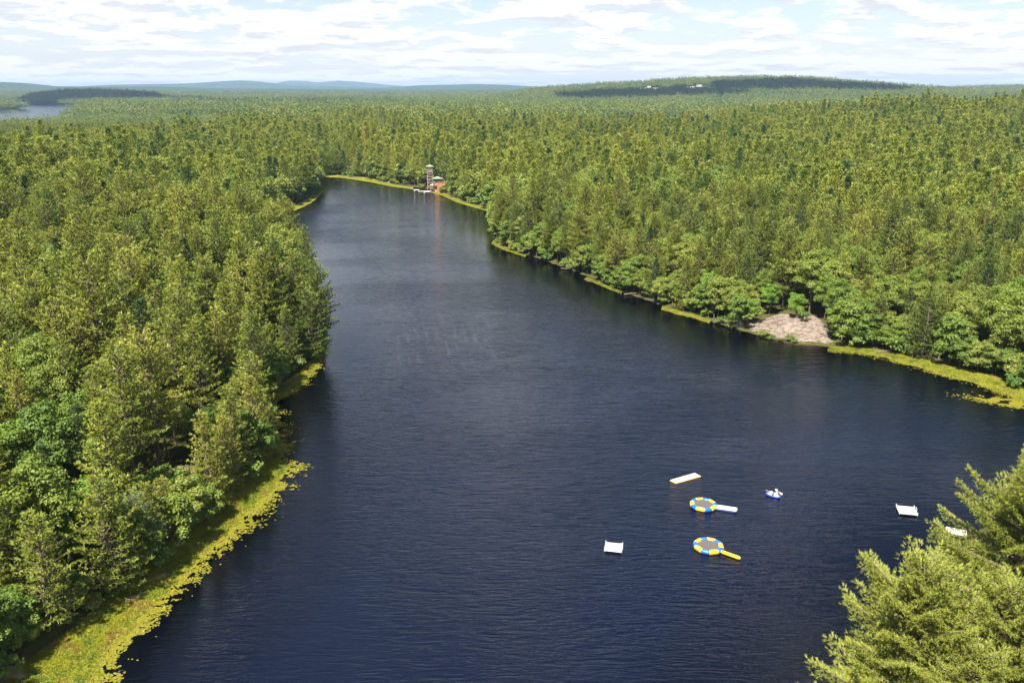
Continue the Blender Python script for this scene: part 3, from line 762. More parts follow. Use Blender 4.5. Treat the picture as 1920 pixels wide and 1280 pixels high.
# far woods in blocks
C2 = scatter(1440, 7200, 47.)
C2 = np.concatenate([C2]); z2, s2 = terrain(C2[:, 0], C2[:, 1])
k2 = (s2 > 14); 
HOUSES = [(1297, 166.5, 4350), (1204, 168.5, 4450), (1143, 171, 4500)]
def hxy(px, d): return ((px - 960) / 1600 * d, d)
for hp, hy, hd in HOUSES:
    x_, y_ = hxy(hp, hd); k2 &= ~disc(C2, (x_, y_ - 60), 75, 130)
C2 = C2[k2]; z2 = z2[k2]
seeds = [link('woodland', patch(50 + i), None, (0, 0, 0)) for i in range(4)]
for i, o in enumerate(seeds):
    j = int(len(C2) * (.1 + .02 * i)); o.location = (C2[j, 0], C2[j, 1], z2[j] - 1.); tag(o, kind='stuff')
gn_scatter('far_forest', np.stack([C2[:, 0], C2[:, 1], z2 - 1.2], 1), RNG.integers(0, 4, len(C2)) * math.pi / 2 + RNG.uniform(-.2, .2, len(C2)), np.where((C2[:, 0] < -500) & (C2[:, 1] < 2200), .62, RNG.uniform(.9, 1.15, len(C2))), RNG.integers(0, 4, len(C2)), [[o] for o in seeds])

# ------------------------------------------------------------------ foreground pines on the near right shore
def fine_pine(seed, H, Rc, zb=.2, needle='bigpine', shape=.5): 
    return make_pine(seed, H, Rc, zb, step=1.25, per=8, sub=.30, tuft_step=.26, k=9, L=.38, W=.085, needle=needle, shape=shape, base_in=.2, lr=(.5, 1.35))
FP = [fine_pine(71, 27, 8.6, .14, shape=.42), fine_pine(72, 29, 9.6, .16, shape=.42), fine_pine(73, 23, 7.0, .10, shape=.5)]
def top_at(px, py, H):
    """base of a tree of height H whose tip the photograph shows at this pixel"""
    zt = H
    for _ in range(4):
        p = at(px, py, zt); g = max(0, th(p.x, p.y)); zt = H + g
    return (p.x, p.y, g - .15)
for (px, py, v, H, sc1, rz, lab) in [
    (1738, 1055, 0, 27, 1.0, .4, 'large pine nearest the rafts, its long limbs reaching left over the water, bottom right'),
    (1942, 880, 1, 29, 1.0, 2.1, 'tallest pine at the right edge, standing behind the large near pine'),
    (1905, 1090, 2, 23, 1.05, 1.2, 'bushy pine in the bottom right corner, right of the large near pine'),
    (1830, 1210, 2, 23, .9, 4.0, 'lower pine filling the gap beneath the two big pines, bottom right'),
    (1640, 1330, 2, 23, .62, 3.0, 'small pine at the bottom edge, under the large near pine'),
    (1990, 960, 2, 23, 1.0, 5.0, 'pine cut by the right edge of the view, beneath the tallest one')]:
    x_, y_, g_ = top_at(px, py, H * sc1)
    plant('pine_tree', 'pine', FP[v], (x_, y_, g_), rz, sc1, lab, 'large pines on the near right shore')

# special trees on the left bank
for px, py, v, H, lab in ((566, 421, 2, 27, 'tall thin-topped pine standing out against the water at the left headland'), (590, 500, 4, 25, 'wide pine leaning over the water at the tip of the left headland'),
                          (545, 470, 0, 27, 'tall pine just behind the leaning headland pines'), (575, 545, 7, 20, 'skirted pine low at the water on the left headland')):
    x_, y_, g_ = top_at(px, py, H); plant('pine_tree', 'pine', PINES[v], (x_, y_, g_), px * .1, H / (27, 23, 27, 21, 24, 22, 21, 18)[v] if v else H / 25, lab, None)
x_, y_, g_ = top_at(242, 928, 13); plant('pine_tree', 'pine', make_pine(81, 13, 4.4, .2, step=.7, per=7, sub=.4, tuft_step=.35, k=6, L=.3, W=.08, needle='silver', shape=.5), (x_, y_, g_), 0, 1, 'small silvery grey-green pine among bright leafy trees on the lower left bank', None)

print('TREES', len(C1), 'individual', int(ind.sum()), 'patches', len(C2))

# ------------------------------------------------------------------ marsh strips, grass, lily pads
def resample(pl, n):
    P = np.array([[p.x, p.y] for p in pl]); d = np.r_[0, np.cumsum(np.hypot(*np.diff(P, axis=0).T))]
    t = np.linspace(0, d[-1], n); return np.stack([np.interp(t, d, P[:, 0]), np.interp(t, d, P[:, 1])], 1), d[-1]
def strip(outer, inner, n, name, blades, seed, pads=0, padw=7., z0=.07):
    A, la = resample([at(*p) for p in outer], n); B, lb = resample([at(*p) for p in inner], n)
    rg = np.random.default_rng(seed); m_ = 7
    jit = (fbm(A[:, 0] / 3.0, A[:, 1] / 3.0, 4)[:, None]) * 1.6
    dirn = unit(np.c_[A - B, np.zeros(n)])[:, :2]; A = A + dirn * jit
    V = []; 
    for i in range(n):
        for j in range(m_ + 1):
            f = j / m_; p = A[i] * (1 - f) + B[i] * f
            V.append((p[0], p[1], 0))
    V = np.array(V); zz, ss = terrain(V[:, 0], V[:, 1]); V[:, 2] = np.maximum(zz + .03, 0) + z0 + .10 * (fbm(V[:, 0] / 2, V[:, 1] / 2, 3) + .3) * np.tile(np.linspace(.1, 1, m_ + 1), n)
    F = [(i * (m_ + 1) + j, (i + 1) * (m_ + 1) + j, (i + 1) * (m_ + 1) + j + 1, i * (m_ + 1) + j + 1) for i in range(n - 1) for j in range(m_)]
    o = link(name, np_mesh(name, V, F, [M['turf']], smooth=True)); tag(o, kind='structure')
    if blades:
        i = rg.integers(0, n - 1, blades); a = rg.random(blades)[:, None]; f = rg.random(blades)[:, None] ** .8
        p = (A[i] * (1 - a) + A[i + 1] * a) * (1 - f) + (B[i] * (1 - a) + B[i + 1] * a) * f
        zz, ss = terrain(p[:, 0], p[:, 1])
        P3 = np.c_[p, np.maximum(zz, 0) + z0]; D = np.tile(np.array([[0, 0, 1.]]), (blades, 1))
        Vb, Fb, tb = tufts(P3, D, 2, .32, .14, .55, rg)
        drift = np.repeat(fbm(p[:, 0] / 4, p[:, 1] / 4, 3), 6)
        o = link('marsh_grass', np_mesh('marsh_grass', Vb, Fb, [M['reed']], {'tint': np.clip(tb * .8 + drift * .5, -.3, 1.1)})); tag(o, 'yellow-green marsh grass along the pond edge', kind='stuff')
    if pads:
        i = rg.integers(0, n - 1, pads); a = rg.random(pads)[:, None]; off = np.abs(rg.normal(0, 1, pads))[:, None] * padw * .5
        p = (A[i] * (1 - a) + A[i + 1] * a) + dirn[i] * (off - .5)
        dens = vnoise(p[:, 0] / 3.2, p[:, 1] / 3.2) * .45 + vnoise(p[:, 0] / .9, p[:, 1] / .9) * .4 + rg.random(pads) * .15
        ok = (dens > .36 + .035 * off[:, 0]); p = p[ok]; off = off[ok]; k = len(p)
        r_ = rg.uniform(.08, .19, k); an = (np.arange(6) * np.pi / 3)[None] + rg.uniform(0, 6, k)[:, None]
        tilt = rg.normal(0, .03, (k, 6))
        Vp = np.stack([p[:, :1] + np.cos(an) * r_[:, None] * 1.1, p[:, 1:] + np.sin(an) * r_[:, None], .035 + np.abs(tilt)], 2).reshape(-1, 3)
        Fp = np.arange(len(Vp)).reshape(-1, 6)
        o = link('lily_pads', np_mesh('lily_pads', Vp, Fp, [M['pad']], {'tint': np.repeat(rg.uniform(0, .9, k), 6)})); tag(o, 'yellow lily pads scattered on the dark water beside the bank', kind='stuff')
strip([(120, 1330), (178, 1275), (215, 1212), (265, 1160), (330, 1092), (385, 1035), (450, 975), (510, 918), (538, 884), (532, 860), (518, 835), (508, 800), (510, 765)],
      [(-60, 1330), (20, 1262), (150, 1170), (215, 1105), (300, 1035), (350, 990), (395, 950), (450, 895), (490, 862), (494, 845), (494, 825), (496, 800), (500, 765)], 260, 'marsh_bank', 60000, 1, 14000, 4.2)
strip([(511, 768), (520, 752), (548, 733), (580, 708), (600, 686), (609, 660), (613, 630), (612, 600), (604, 570)],
      [(500, 760), (512, 738), (540, 712), (565, 695), (582, 678), (594, 655), (600, 630), (600, 600), (598, 570)], 160, 'marsh_bank', 26000, 2, 2500, 2)
strip([(484, 406), (500, 406), (530, 402), (560, 392), (585, 380), (603, 364), (606, 352)],
      [(478, 398), (500, 397), (530, 391), (555, 384), (575, 374), (592, 362), (600, 351)], 120, 'marsh_bank', 12000, 3, 0)
strip([(604, 332), (640, 333.5), (690, 341), (740, 351), (775, 355.5)], [(604, 328), (640, 328), (690, 334), (740, 346), (775, 351)], 120, 'marsh_bank', 9000, 4, 0)
strip([(808, 361.5), (830, 367), (850, 377), (880, 387), (915, 396)], [(812, 358), (832, 362.5), (855, 372), (880, 381), (915, 391)], 90, 'marsh_bank', 6000, 5, 0)
strip([(921, 457), (940, 467), (965, 476), (985, 482)], [(925, 452), (945, 462), (968, 472), (986, 479)], 60, 'marsh_bank', 4000, 6, 0)
strip([(1095, 524), (1120, 532), (1150, 546), (1165, 551)], [(1100, 520), (1122, 528), (1150, 541), (1166, 547)], 60, 'marsh_bank', 4000, 7, 0)
strip([(1240, 580), (1265, 588), (1300, 597), (1330, 606)], [(1242, 574), (1265, 581), (1300, 591), (1332, 601)], 60, 'marsh_bank', 4000, 8, 0)
strip([(1552, 656), (1600, 661), (1650, 669), (1700, 682), (1760, 700), (1800, 711), (1850, 727), (1890, 741), (1960, 762), (2050, 785)],
      [(1556, 650), (1605, 653), (1655, 658), (1705, 668), (1765, 684), (1810, 694), (1860, 708), (1900, 720), (1960, 738), (2050, 765)], 240, 'marsh_bank', 26000, 9, 2500, 3.0)
# loose raft of pads at the right frame edge
pc = at(1890, 752); rg = np.random.default_rng(40); k = 3500
pp = np.c_[rg.normal(pc.x + 2, 5, k), rg.normal(pc.y - 1, 1.5, k)]; ang = R(-28)
pp = (pp - [pc.x, pc.y]) @ np.array([[math.cos(ang), math.sin(ang)], [-math.sin(ang), math.cos(ang)]]) + [pc.x, pc.y]
ok = vnoise(pp[:, 0] / 1.6, pp[:, 1] / 1.2) > .45; pp = pp[ok]; k = len(pp)
an = (np.arange(6) * np.pi / 3)[None] + rg.uniform(0, 6, k)[:, None]; r_ = rg.uniform(.1, .24, k)
Vp = np.stack([pp[:, :1] + np.cos(an) * r_[:, None], pp[:, 1:] + np.sin(an) * r_[:, None], np.full((k, 6), .03) + rg.uniform(0, .02, (k, 6))], 2).reshape(-1, 3)
tag(link('lily_pads', np_mesh('lily_pads', Vp, np.arange(len(Vp)).reshape(-1, 6), [M['pad']], {'tint': np.repeat(rg.uniform(0, .8, k), 6)})), 'loose raft of lily pads at the right edge of the pond', kind='stuff')

# ------------------------------------------------------------------ shrubs on the banks
SHR = [make_broad(90 + i, 2.6, 1.7, 14, 130, .24, 'bush', .0, False) for i in range(3)]
def shrub(px, py, v, sc1, lab, grp=None):
    p = at(px, py, .4); g = th(p.x, p.y) + (1.6 if lab.endswith(('shoulder of the rock slab', 'left of the rock slab', 'upper edge of the rock slab')) and 'upper' in lab or 'shoulder' in lab else 0); p = at(px, py, g)
    plant('shrub', 'shrub', SHR[v], (p.x, p.y, g - .15), random.uniform(0, 6), sc1, lab, grp)
for (px, py, v, s1, lab) in [
    (1432, 634, 0, 1.3, 'tall leafy shrub in front of the pale rock slab, left of its middle'), (1446, 640, 1, .8, 'small round shrub at the waterline of the rock slab'),
    (1484, 642, 2, 1.15, 'upright green shrub at the waterline, middle of the rock slab'), (1463, 641, 0, .7, 'lowest green tuft between the two shrubs on the rock slab'),
    (1372, 615, 1, 1.2, 'dense shrub at the left foot of the rock slab'), (1352, 607, 2, 1.2, 'yellow-green shrub on the water left of the rock slab'),
    (1402, 604, 1, 1.1, 'leafy shrub growing over the left shoulder of the rock slab'), (1424, 592, 2, 1.2, 'yellow-green shrub on the upper left of the rock slab'), (1505, 598, 0, 1.2, 'shrub at the upper edge of the rock slab'),
    (1835, 690, 0, 1.7, 'rounded pale shrub standing alone on the right marsh strip'), (1862, 702, 1, 1.5, 'bright green shrub right of the rounded pale shrub'),
    (1905, 722, 2, 1.5, 'shrub on the marsh strip nearest the right edge'), (1700, 664, 2, 1.2, 'brownish shrub above the yellow strip, right of the rock'),
    (788, 350, 0, 1.5, 'bright shrub on the shore left of the wooden tower'), (850, 366, 1, 2.2, 'big shrub right of the orange climbing wall'),
    (868, 374, 2, 2.2, 'yellow-green shrub on the shore right of the climbing wall'), (893, 383, 0, 2.2, 'wide shrub in front of the dark trees near the point'),
    (722, 340, 1, 1.5, 'shrub by the pinkish shore rocks'), (530, 390, 2, 1.7, 'low shrub at the back of the small left cove')]:
    shrub(px, py, v, s1, lab)
rg = np.random.default_rng(77); cnt = 0
for bank, lab, grp in ((left_bank, 'on the left bank', 'shrubs along the left bank'),
                  (far_bank, 'on the far shore', 'shrubs along the far shore'), (right_bank, 'on the right bank', 'shrubs along the right bank')):
    A, la = resample([at(*p) for p in bank], int(sum((at(*bank[i + 1]) - at(*bank[i])).length for i in range(len(bank) - 1)) / 3.4))
    for a in A:
        if cnt > 278: continue
        p = a + rg.normal(0, 2.0, 2); zz, ss = terrain(np.array([p[0]]), np.array([p[1]]))
        if ss[0] < .6: continue
        if in_rock(np.array([p]), RKL + 1, 9)[0]: continue
        if abs(p[0] - tow.x - 3) < 12 and abs(p[1] - tow.y) < 14: continue
        cnt += 1
        ssz = rg.uniform(.9, 2.3); bx, by, _ = proj(np.array([[p[0], p[1], zz[0]]])); bx, by = bx[0], by[0]
        lm = ('level with ' + next(n for t, n in LEFT_LM if by > t)) if bank is left_bank else ('near ' + next(n for t, n in RIGHT_LM if bx < t)) if bank is right_bank else ('left of the tower' if bx < 800 else 'right of the climbing wall')
        plant('shrub', 'shrub', SHR[rg.integers(0, 3)], (p[0], p[1], zz[0] - .15), rg.uniform(0, 6), ssz, '%s green shrub %s, %s' % ('small' if ssz < 1.3 else 'medium' if ssz < 1.85 else 'large', lab, lm), grp)

# ------------------------------------------------------------------ rock outcrop
def heightrock(name, cx, cy, rx, ry, h, seed, mat_, rz=0, n=70, tilt=0.0, sink=.3):
    g = np.linspace(-1.15, 1.15, n); X, Y = np.meshgrid(g, g); rr = np.sqrt(X ** 2 + Y ** 2) * (1 + .40 * fbm(X * 1.5 + seed, Y * 1.5, 3))
    dome = np.clip(1 - rr ** 2.6, -.35, 1); 
    lx = X * rx; ly = Y * ry; wx = cx + lx * math.cos(rz) - ly * math.sin(rz); wy = cy + lx * math.sin(rz) + ly * math.cos(rz)
    tz, ts = terrain(wx.ravel(), wy.ravel()); tz = tz.reshape(X.shape)
    st = fbm(X * 3 + seed, Y * 3 + 2, 4)
    q_ = (st * 1.5 + Y * 1.3 + X * .3) * 3.2; step = (np.floor(q_) + np.clip((q_ - np.floor(q_)) * 4, 0, 1)) / 3.2 * .42 * h * .5
    Zr = np.maximum(tz, -.5) * .55 - sink + dome ** 1 * h * (1 + tilt * Y) + st * .10 * h + step * np.clip(dome, 0, 1)
    Zr = np.where(dome < -.3, Zr - 1.5, Zr)
    V = np.stack([wx.ravel(), wy.ravel(), Zr.ravel()], 1); i = (np.arange(n - 1)[:, None] * n + np.arange(n - 1)[None]).ravel()
    return link(name, np_mesh(name, V - np.array([cx, cy, 0]), np.stack([i, i + 1, i + n + 1, i + n], 1), [mat_], smooth=True), None, (cx, cy, 0))
tag(heightrock('rock_outcrop', RK.x, RK.y, RKL * 1.06, 12.0, 2.5, 3, M['granite'], RKA, 160, .95), 'pale sloping granite slab at the water on the right bank', 'rock')
tag(heightrock('bare_soil', pth.x - 1, pth.y - 2, 5, 17, 1.0, 8, M['needlefloor'], R(12), 50), 'orange needle-covered path climbing behind the rock slab', kind='structure')
def boulder(px, py, sx, sy, sz, lab, grp=None, mt='boulder', z0=0):
    rg = np.random.default_rng(int(px * 7 + py)); bm = bmesh.new(); bmesh.ops.create_icosphere(bm, subdivisions=3, radius=1)
    for v in bm.verts:
        c = v.co; f = 1 + .25 * float(fbm(np.array([c.x * 1.3 + px]), np.array([c.y * 1.3 + c.z * 1.7 + py]), 3)[0]); v.co = Vector((c.x * f * sx, c.y * f * sy, max(-.4, c.z * f) * sz))
    me = bpy.data.meshes.new('boulder'); bm.to_mesh(me); bm.free(); me.materials.append(M[mt])
    p = at(px, py, z0); tag(link('boulder', me, None, p, (0, 0, rg.uniform(0, 3))), lab, 'boulder', grp)
boulder(1383, 612, 2.2, 2.0, 2.6, 'steep grey boulder at the left end of the rock slab')
boulder(1398, 606, 1.8, 1.6, 2.0, 'grey boulder wedged behind the steep one, left of the slab')
boulder(1410, 612, 1.5, 1.2, 1.3, 'small tan boulder on the left shoulder of the rock slab')
boulder(1540, 640, 1.6, 1.2, 1.0, 'low boulder at the right end of the rock slab')
boulder(718, 338, 2.5, 1.6, 1.2, 'pinkish boulder on the far shore left of the tower')
boulder(733, 343, 3.0, 1.4, 1.0, 'flat pinkish boulder in the water left of the tower')
boulder(603, 361, 2.2, 1.4, .7, 'pale boulder at the tip of the far left point')
boulder(1078, 508, .9, .5, .35, 'reddish flat rock in the water below the right bank')
for q, (px, py, L_, a_, lab) in enumerate([(1052, 503, 7, -40, 'bare fallen trunk on the right bank near the point'), (1170, 552, 8, 20, 'fallen grey trunk sticking out from the right bank'), (1338, 604, 6, -10, 'short dead log beside the shrubs left of the rock slab'),
        (1640, 660, 6, 5, 'dead log on the yellow strip right of the rock slab'), (660, 332, 7, 10, 'fallen trunk on the far shore left of the boulders')]):
    p = at(px, py, .4); mb = MB(); d_ = Vector((math.cos(R(a_)), math.sin(R(a_)), .03)); n_ = Vector((-d_.y, d_.x, .3))
    mb.tube([(0, 0, 0), d_ * L_ * .35 + n_ * .15, d_ * L_ * .7, d_ * L_ + n_ * .3], [.2, .17, .12, .05], 7)
    for f_ in (.35, .55, .75): mb.tube([d_ * L_ * f_, d_ * L_ * (f_ + .12) + n_ * (1.1 if f_ != .55 else -.9) + Vector((0, 0, .3))], [.06, .02], 5)
    tag(mb.build('fallen_log', M['deadwood'], None, p, smooth=True), lab, 'log')
# bare sand on the left bank and near right shore
def patchmesh(name, px, py, rx, ry, seed, mt, dz=.10, kind='structure', rz=0):
    c = at(px, py, .3); n = 30; nr = 6; V = [(c.x, c.y, 0)]
    for j in range(1, nr + 1):
        for i in range(n):
            a = i * 2 * math.pi / n; rr = (1 + .25 * math.sin(3 * a + seed) + .15 * math.sin(7 * a + seed * 2)) * j / nr
            lx, ly = math.cos(a) * rx * rr, math.sin(a) * ry * rr
            V.append((c.x + lx * math.cos(rz) - ly * math.sin(rz), c.y + lx * math.sin(rz) + ly * math.cos(rz), 0))
    V = np.array(V); zz, ss = terrain(V[:, 0], V[:, 1]); V[:, 2] = np.maximum(zz, 0) + dz
    V[1 + n * (nr - 1):, 2] -= .25 if dz > .15 else .08
    F = [(0, 1 + i, 1 + (i + 1) % n, 0) for i in range(n)]
    Ft = [(0, 1 + i, 1 + (i + 1) % n) for i in range(n)]
    for j in range(nr - 1):
        for i in range(n):
            a, b, c2, d = 1 + j * n + i, 1 + (j + 1) * n + i, 1 + (j + 1) * n + (i + 1) % n, 1 + j * n + (i + 1) % n
            Ft += [(a, b, c2), (a, c2, d)]
    return tag(link(name, np_mesh(name, V, Ft, [M[mt]], smooth=True)), kind=kind)
patchmesh('sand', 250, 1118, 1.7, .7, 1, 'sand', .22, rz=R(40)); patchmesh('sand', 12, 1262, 2.2, 1.5, 2, 'sand', .22); patchmesh('sand', 300, 1078, 1.6, .6, 4, 'sand', .22, rz=R(40))
patchmesh('sand', 1830, 1080, 4, 6, 3, 'sand', .22)
patchmesh('sand', 1800, 1190, 5, 4, 5, 'sand', .22)

# ------------------------------------------------------------------ water trampolines
def seg_tube(R_, r_, a0, a1):
    """straight inflated segment between two ring angles, with rounded pinched ends"""
    p0 = Vector((math.cos(a0), math.sin(a0), 0)) * R_; p1 = Vector((math.cos(a1), math.sin(a1), 0)) * R_
    mb = MB(); n = 14; N = 7; vs = []; fs = []
    mitre = (a1 - a0) / 2
    am = (a0 + a1) / 2; rad = Vector((math.cos(am), math.sin(am), 0)); tan = Vector((-math.sin(am), math.cos(am), 0)); half = R_ * math.sin(mitre); apo = R_ * math.cos(mitre)
    for i in range(N):
        f = i / (N - 1); t = (f * 2 - 1); rr = r_ * (1 - .10 * abs(t) ** 6)
        for k in range(n):
            ph = 2 * math.pi * k / n; rx = math.cos(ph) * rr; rzz = math.sin(ph) * rr * .92
            hl = (apo + rx) * math.tan(mitre) - .006
            vs.append(rad * (apo + rx) + tan * (t * hl) + Vector((0, 0, rzz)))
    for i in range(N - 1):
        for k in range(n): fs.append((i * n + k, (i + 1) * n + k, (i + 1) * n + (k + 1) % n, i * n + (k + 1) % n))
    fs += [tuple(range(n)), tuple((N - 1) * n + k for k in range(n))[::-1]]
    mb.add(vs, fs); return mb
def trampoline(px, py, Rout, r_, ang, label, name_part):
    p = at(px, py, .55); t = thing('water_trampoline', label, 'trampoline', (p.x, p.y, .30), 0, 'water trampolines')
    Rc = Rout - r_
    for k in range(10):
        c = ang + k * R(36); hw = R(19.5) if k % 2 == 0 else R(16.5)
        s_ = seg_tube(Rc * 1.03, r_, c - hw, c + hw).build('tube_segment', M['yellow' if k % 2 == 0 else 'blue'], t, smooth=True)
        s_['label'] = ('yellow' if k % 2 == 0 else 'blue') + ' tube segment'
        if k in (0,):
            # black oval badge on the yellow segment
            am = c; rad = Vector((math.cos(am), math.sin(am), 0)); tan = Vector((-math.sin(am), math.cos(am), 0)); nrm = (rad * .75 + Vector((0, 0, .7))).normalized(); up = tan.cross(nrm).normalized() * -1
            o = rad * (Rc * .985) + nrm * (r_ * .965 + .012)
            def oval(a, b, dz, m_, nm, e=16):
                vs = [o + nrm * dz + tan * math.cos(q * 2 * math.pi / e) * a + up * math.sin(q * 2 * math.pi / e) * b for q in range(e)]
                vs += [v + nrm * .01 for v in vs]
                return MB().add(vs, [tuple(range(e, 2 * e)), tuple(range(e))[::-1]] + [(q, (q + 1) % e, e + (q + 1) % e, e + q) for q in range(e)]).build(nm, M[m_], s_)
            oval(.36, .17, 0, 'black', 'badge'); oval(.24, .09, .012, 'white_vinyl', 'badge_centre')
    mm = MB(); e = 40; rm = Rc - r_ * .72; vs = [(0, 0, .20)] + [(math.cos(q * 2 * math.pi / e) * rm, math.sin(q * 2 * math.pi / e) * rm, .235) for q in range(e)] + [(math.cos(q * 2 * math.pi / e) * rm, math.sin(q * 2 * math.pi / e) * rm, .19) for q in range(e)]
    mm.add(vs, [(0, 1 + q, 1 + (q + 1) % e) for q in range(e)] + [(1 + q, 1 + e + q, 1 + e + (q + 1) % e, 1 + (q + 1) % e) for q in range(e)] + [tuple(1 + e + q for q in range(e))[::-1]])
    mm.build('jump_mat', M['mat'], t)
    rim = MB(); pts = [(math.cos(q * 2 * math.pi / e) * (rm + .03), math.sin(q * 2 * math.pi / e) * (rm + .03), .235) for q in range(e + 1)]
    rim.tube(pts, [.035] * (e + 1), 6, cap=False); rim.build('mat_rim', M['black'], t, smooth=True)
    return t, p
t1_, p1 = trampoline(1319, 943.5, 2.44, .45, R(-116), 'farther blue and yellow water trampoline with a white slide pad on its right', 'a')
t2_, p2 = trampoline(1328.5, 1020.5, 2.50, .46, R(-151), 'nearer blue and yellow water trampoline with a yellow log on its right', 'b')
# white pad
a = at(1341, 950, .25); b = at(1382, 956.5, .2); d = (b - a); L = d.length; az = math.atan2(d.y, d.x)
def pad_mb(L, W, T, top=True):
    mb = MB(); n = 10; out = []
    rc = .35
    pts = []
    for (cx, cy, a0) in ((L - rc, W / 2 - rc, 0), (rc * .3, W / 2 - rc * .3, 90), (rc * .3, -W / 2 + rc * .3, 180), (L - rc, -W / 2 + rc, 270)):
        rr = rc if cx > rc else rc * .3
        for q in range(6): aa = R(a0 + q * 18); pts.append((cx + rr * math.cos(aa), cy + rr * math.sin(aa)))
    return pts
pts = pad_mb(L, 1.45, .3); e = len(pts)
base = (a - t1_.location); 
def slab(pts, z0, z1, inset=0.0):
    cx = sum(p[0] for p in pts) / len(pts); cy = sum(p[1] for p in pts) / len(pts); e = len(pts)
    lay = [(z0, .96), (z0 + (z1 - z0) * .3, 1.0), (z0 + (z1 - z0) * .7, 1.0), (z1, .95)]
    vs = [(cx + (p[0] - cx) * s_, cy + (p[1] - cy) * s_, zz) for zz, s_ in lay for p in pts]
    fs = [(l * e + q, l * e + (q + 1) % e, (l + 1) * e + (q + 1) % e, (l + 1) * e + q) for l in range(3) for q in range(e)] + [tuple(range(e))[::-1], tuple(3 * e + q for q in range(e))]
    return MB().add(vs, fs)
sl = slab(pts, -.28, .02).build('slide_pad', M['navy'], t1_, (base.x, base.y, .02), (0, 0, az)); slab(pts, .024, .10).build('pad_top', M['white_vinyl'], sl)
# yellow log
a = at(1351, 1033, .3); b = at(1388.5, 1046.5, .3); d = b - a; dn = d.normalized(); L = d.length
lg = MB(); fr = [0, .02, .06, .12, .5, .88, .94, .98, 1.0]; rr = [.12, .2, .27, .30, .30, .30, .27, .2, .12]
lg.tube([a + d * f - t2_.location for f in fr], rr, 14); lg.build('log', M['yellow'], t2_, smooth=True)
lg2 = MB(); lg2.bar(a - dn * .25 - t2_.location, a + dn * .1 - t2_.location, .07); lg2.build('strap', M['black'], t2_)

# white floating mat with yellow sides
cs = [at(*p, .16) for p in ((1256, 899.5), (1303, 886), (1314.6, 892), (1267.7, 905))]; cc = sum(cs, Vector()) / 4
t = thing('floating_mat', 'long white floating mat with yellow edges, lying beyond the trampolines', 'float', (cc.x, cc.y, 0))
loc = [c - Vector((cc.x, cc.y, 0)) for c in cs]
def prism(pts, z0, z1): return MB().add([(p.x, p.y, z0) for p in pts] + [(p.x, p.y, z1) for p in pts], [(3, 2, 1, 0), (4, 5, 6, 7)] + [(q, (q + 1) % 4, 4 + (q + 1) % 4, 4 + q) for q in range(4)])
prism(loc, -.06, .11).build('edge_band', M['yellow'], t, bevel=.03); prism([p * .975 for p in loc], .134, .17).build('top_sheet', M['white_vinyl'], t, bevel=.01)

# ------------------------------------------------------------------ swim rafts
def raft(corners, lab, ladder_side):
    cs = [at(*p, .42) for p in corners]; cc = sum(cs, Vector()) / 4
    ex = ((cs[1] - cs[0]) + (cs[2] - cs[3])) / 2; ey = ((cs[0] - cs[3]) + (cs[1] - cs[2])) / 2
    W, D, az = ex.length, ey.length, math.atan2(ex.y, ex.x)
    t = thing('swim_raft', lab, 'raft', (cc.x, cc.y, 0), az, 'white swim rafts'); n = 9
    D = min(D, W * 1.0)
    pl = None
    for i in range(n):
        y = -D / 2 + D * (i + .5) / n
        mb = MB(); mb.box((0, 0, 0), (W * .97, D / n - .025, .045))
        if pl is None: pl = mb.build('plank', M['raftwood'], t, (0, y, .44)); 
        else: link('plank', pl.data, t, (0, y, .44))
    fr = MB()
    for s_ in (-1, 1): fr.box((0, s_ * (D / 2 + .02), .41), (W, .07, .13)); fr.box((s_ * (W / 2 + .02), 0, .41), (.07, D - .12, .13))
    fr.build('frame', M['raftwhite'], t)
    for s_ in (-1, 1):
        for q in (-1, 1):
            MB().box((s_ * W / 2, q * D / 2, .50), (.11, .11, .56)).build('corner_post', M['raftwhite'], t, bevel=.015)
    for s_ in (-1, 0, 1):
        fl = MB(); fl.tube([(s_ * W * .33, -D * .42, .08), (s_ * W * .33, D * .42, .08)], [.26, .26], 12); fl.build('float_drum', M['drum'], t, smooth=True)
    ld = MB(); x0 = ladder_side * (W / 2 + .1)
    for y in (-.25, .25): ld.tube([(x0, y, -.3), (x0, y, 1.05), (x0 - ladder_side * .35, y, 1.15), (x0 - ladder_side * .42, y, .47)], [.035] * 4, 6)
    for zz in (-.1, .2): ld.bar((x0, -.25, zz), (x0, .25, zz), .05)
    ld.build('ladder', M['raftwhite'], t)
    return t
raft([(1135, 1016.5), (1166, 1019.5), (1166.5, 1034.5), (1134.5, 1031)], 'white wooden swim raft left of the trampolines', 1)
raft([(1682.5, 948), (1717, 951), (1717, 964.5), (1684.5, 961)], 'white wooden swim raft by the pine limbs on the right', 1)

# pale shore dock glimpsed behind the near pines
p = at(1793, 996, .5); t = thing('dock', 'pale plank dock on the shore, glimpsed between the near right pines', 'dock', (p.x, p.y, 0), R(-25))
for i in range(8): MB().box((-1.4 + i * .4, 0, .5), (.36, 2.2, .06)).build('plank', M['raftwood'], t)
for s_ in (-1, 1): MB().box((0, s_ * .9, .36), (3.2, .12, .2)).build('beam', M['timber_pale'], t)
for x in (-1.4, 1.4):
    for y in (-.9, .9): MB().tube([(x, y, -1.5), (x, y, .7)], [.08, .08], 8).build('post', M['timber_pale'], t)

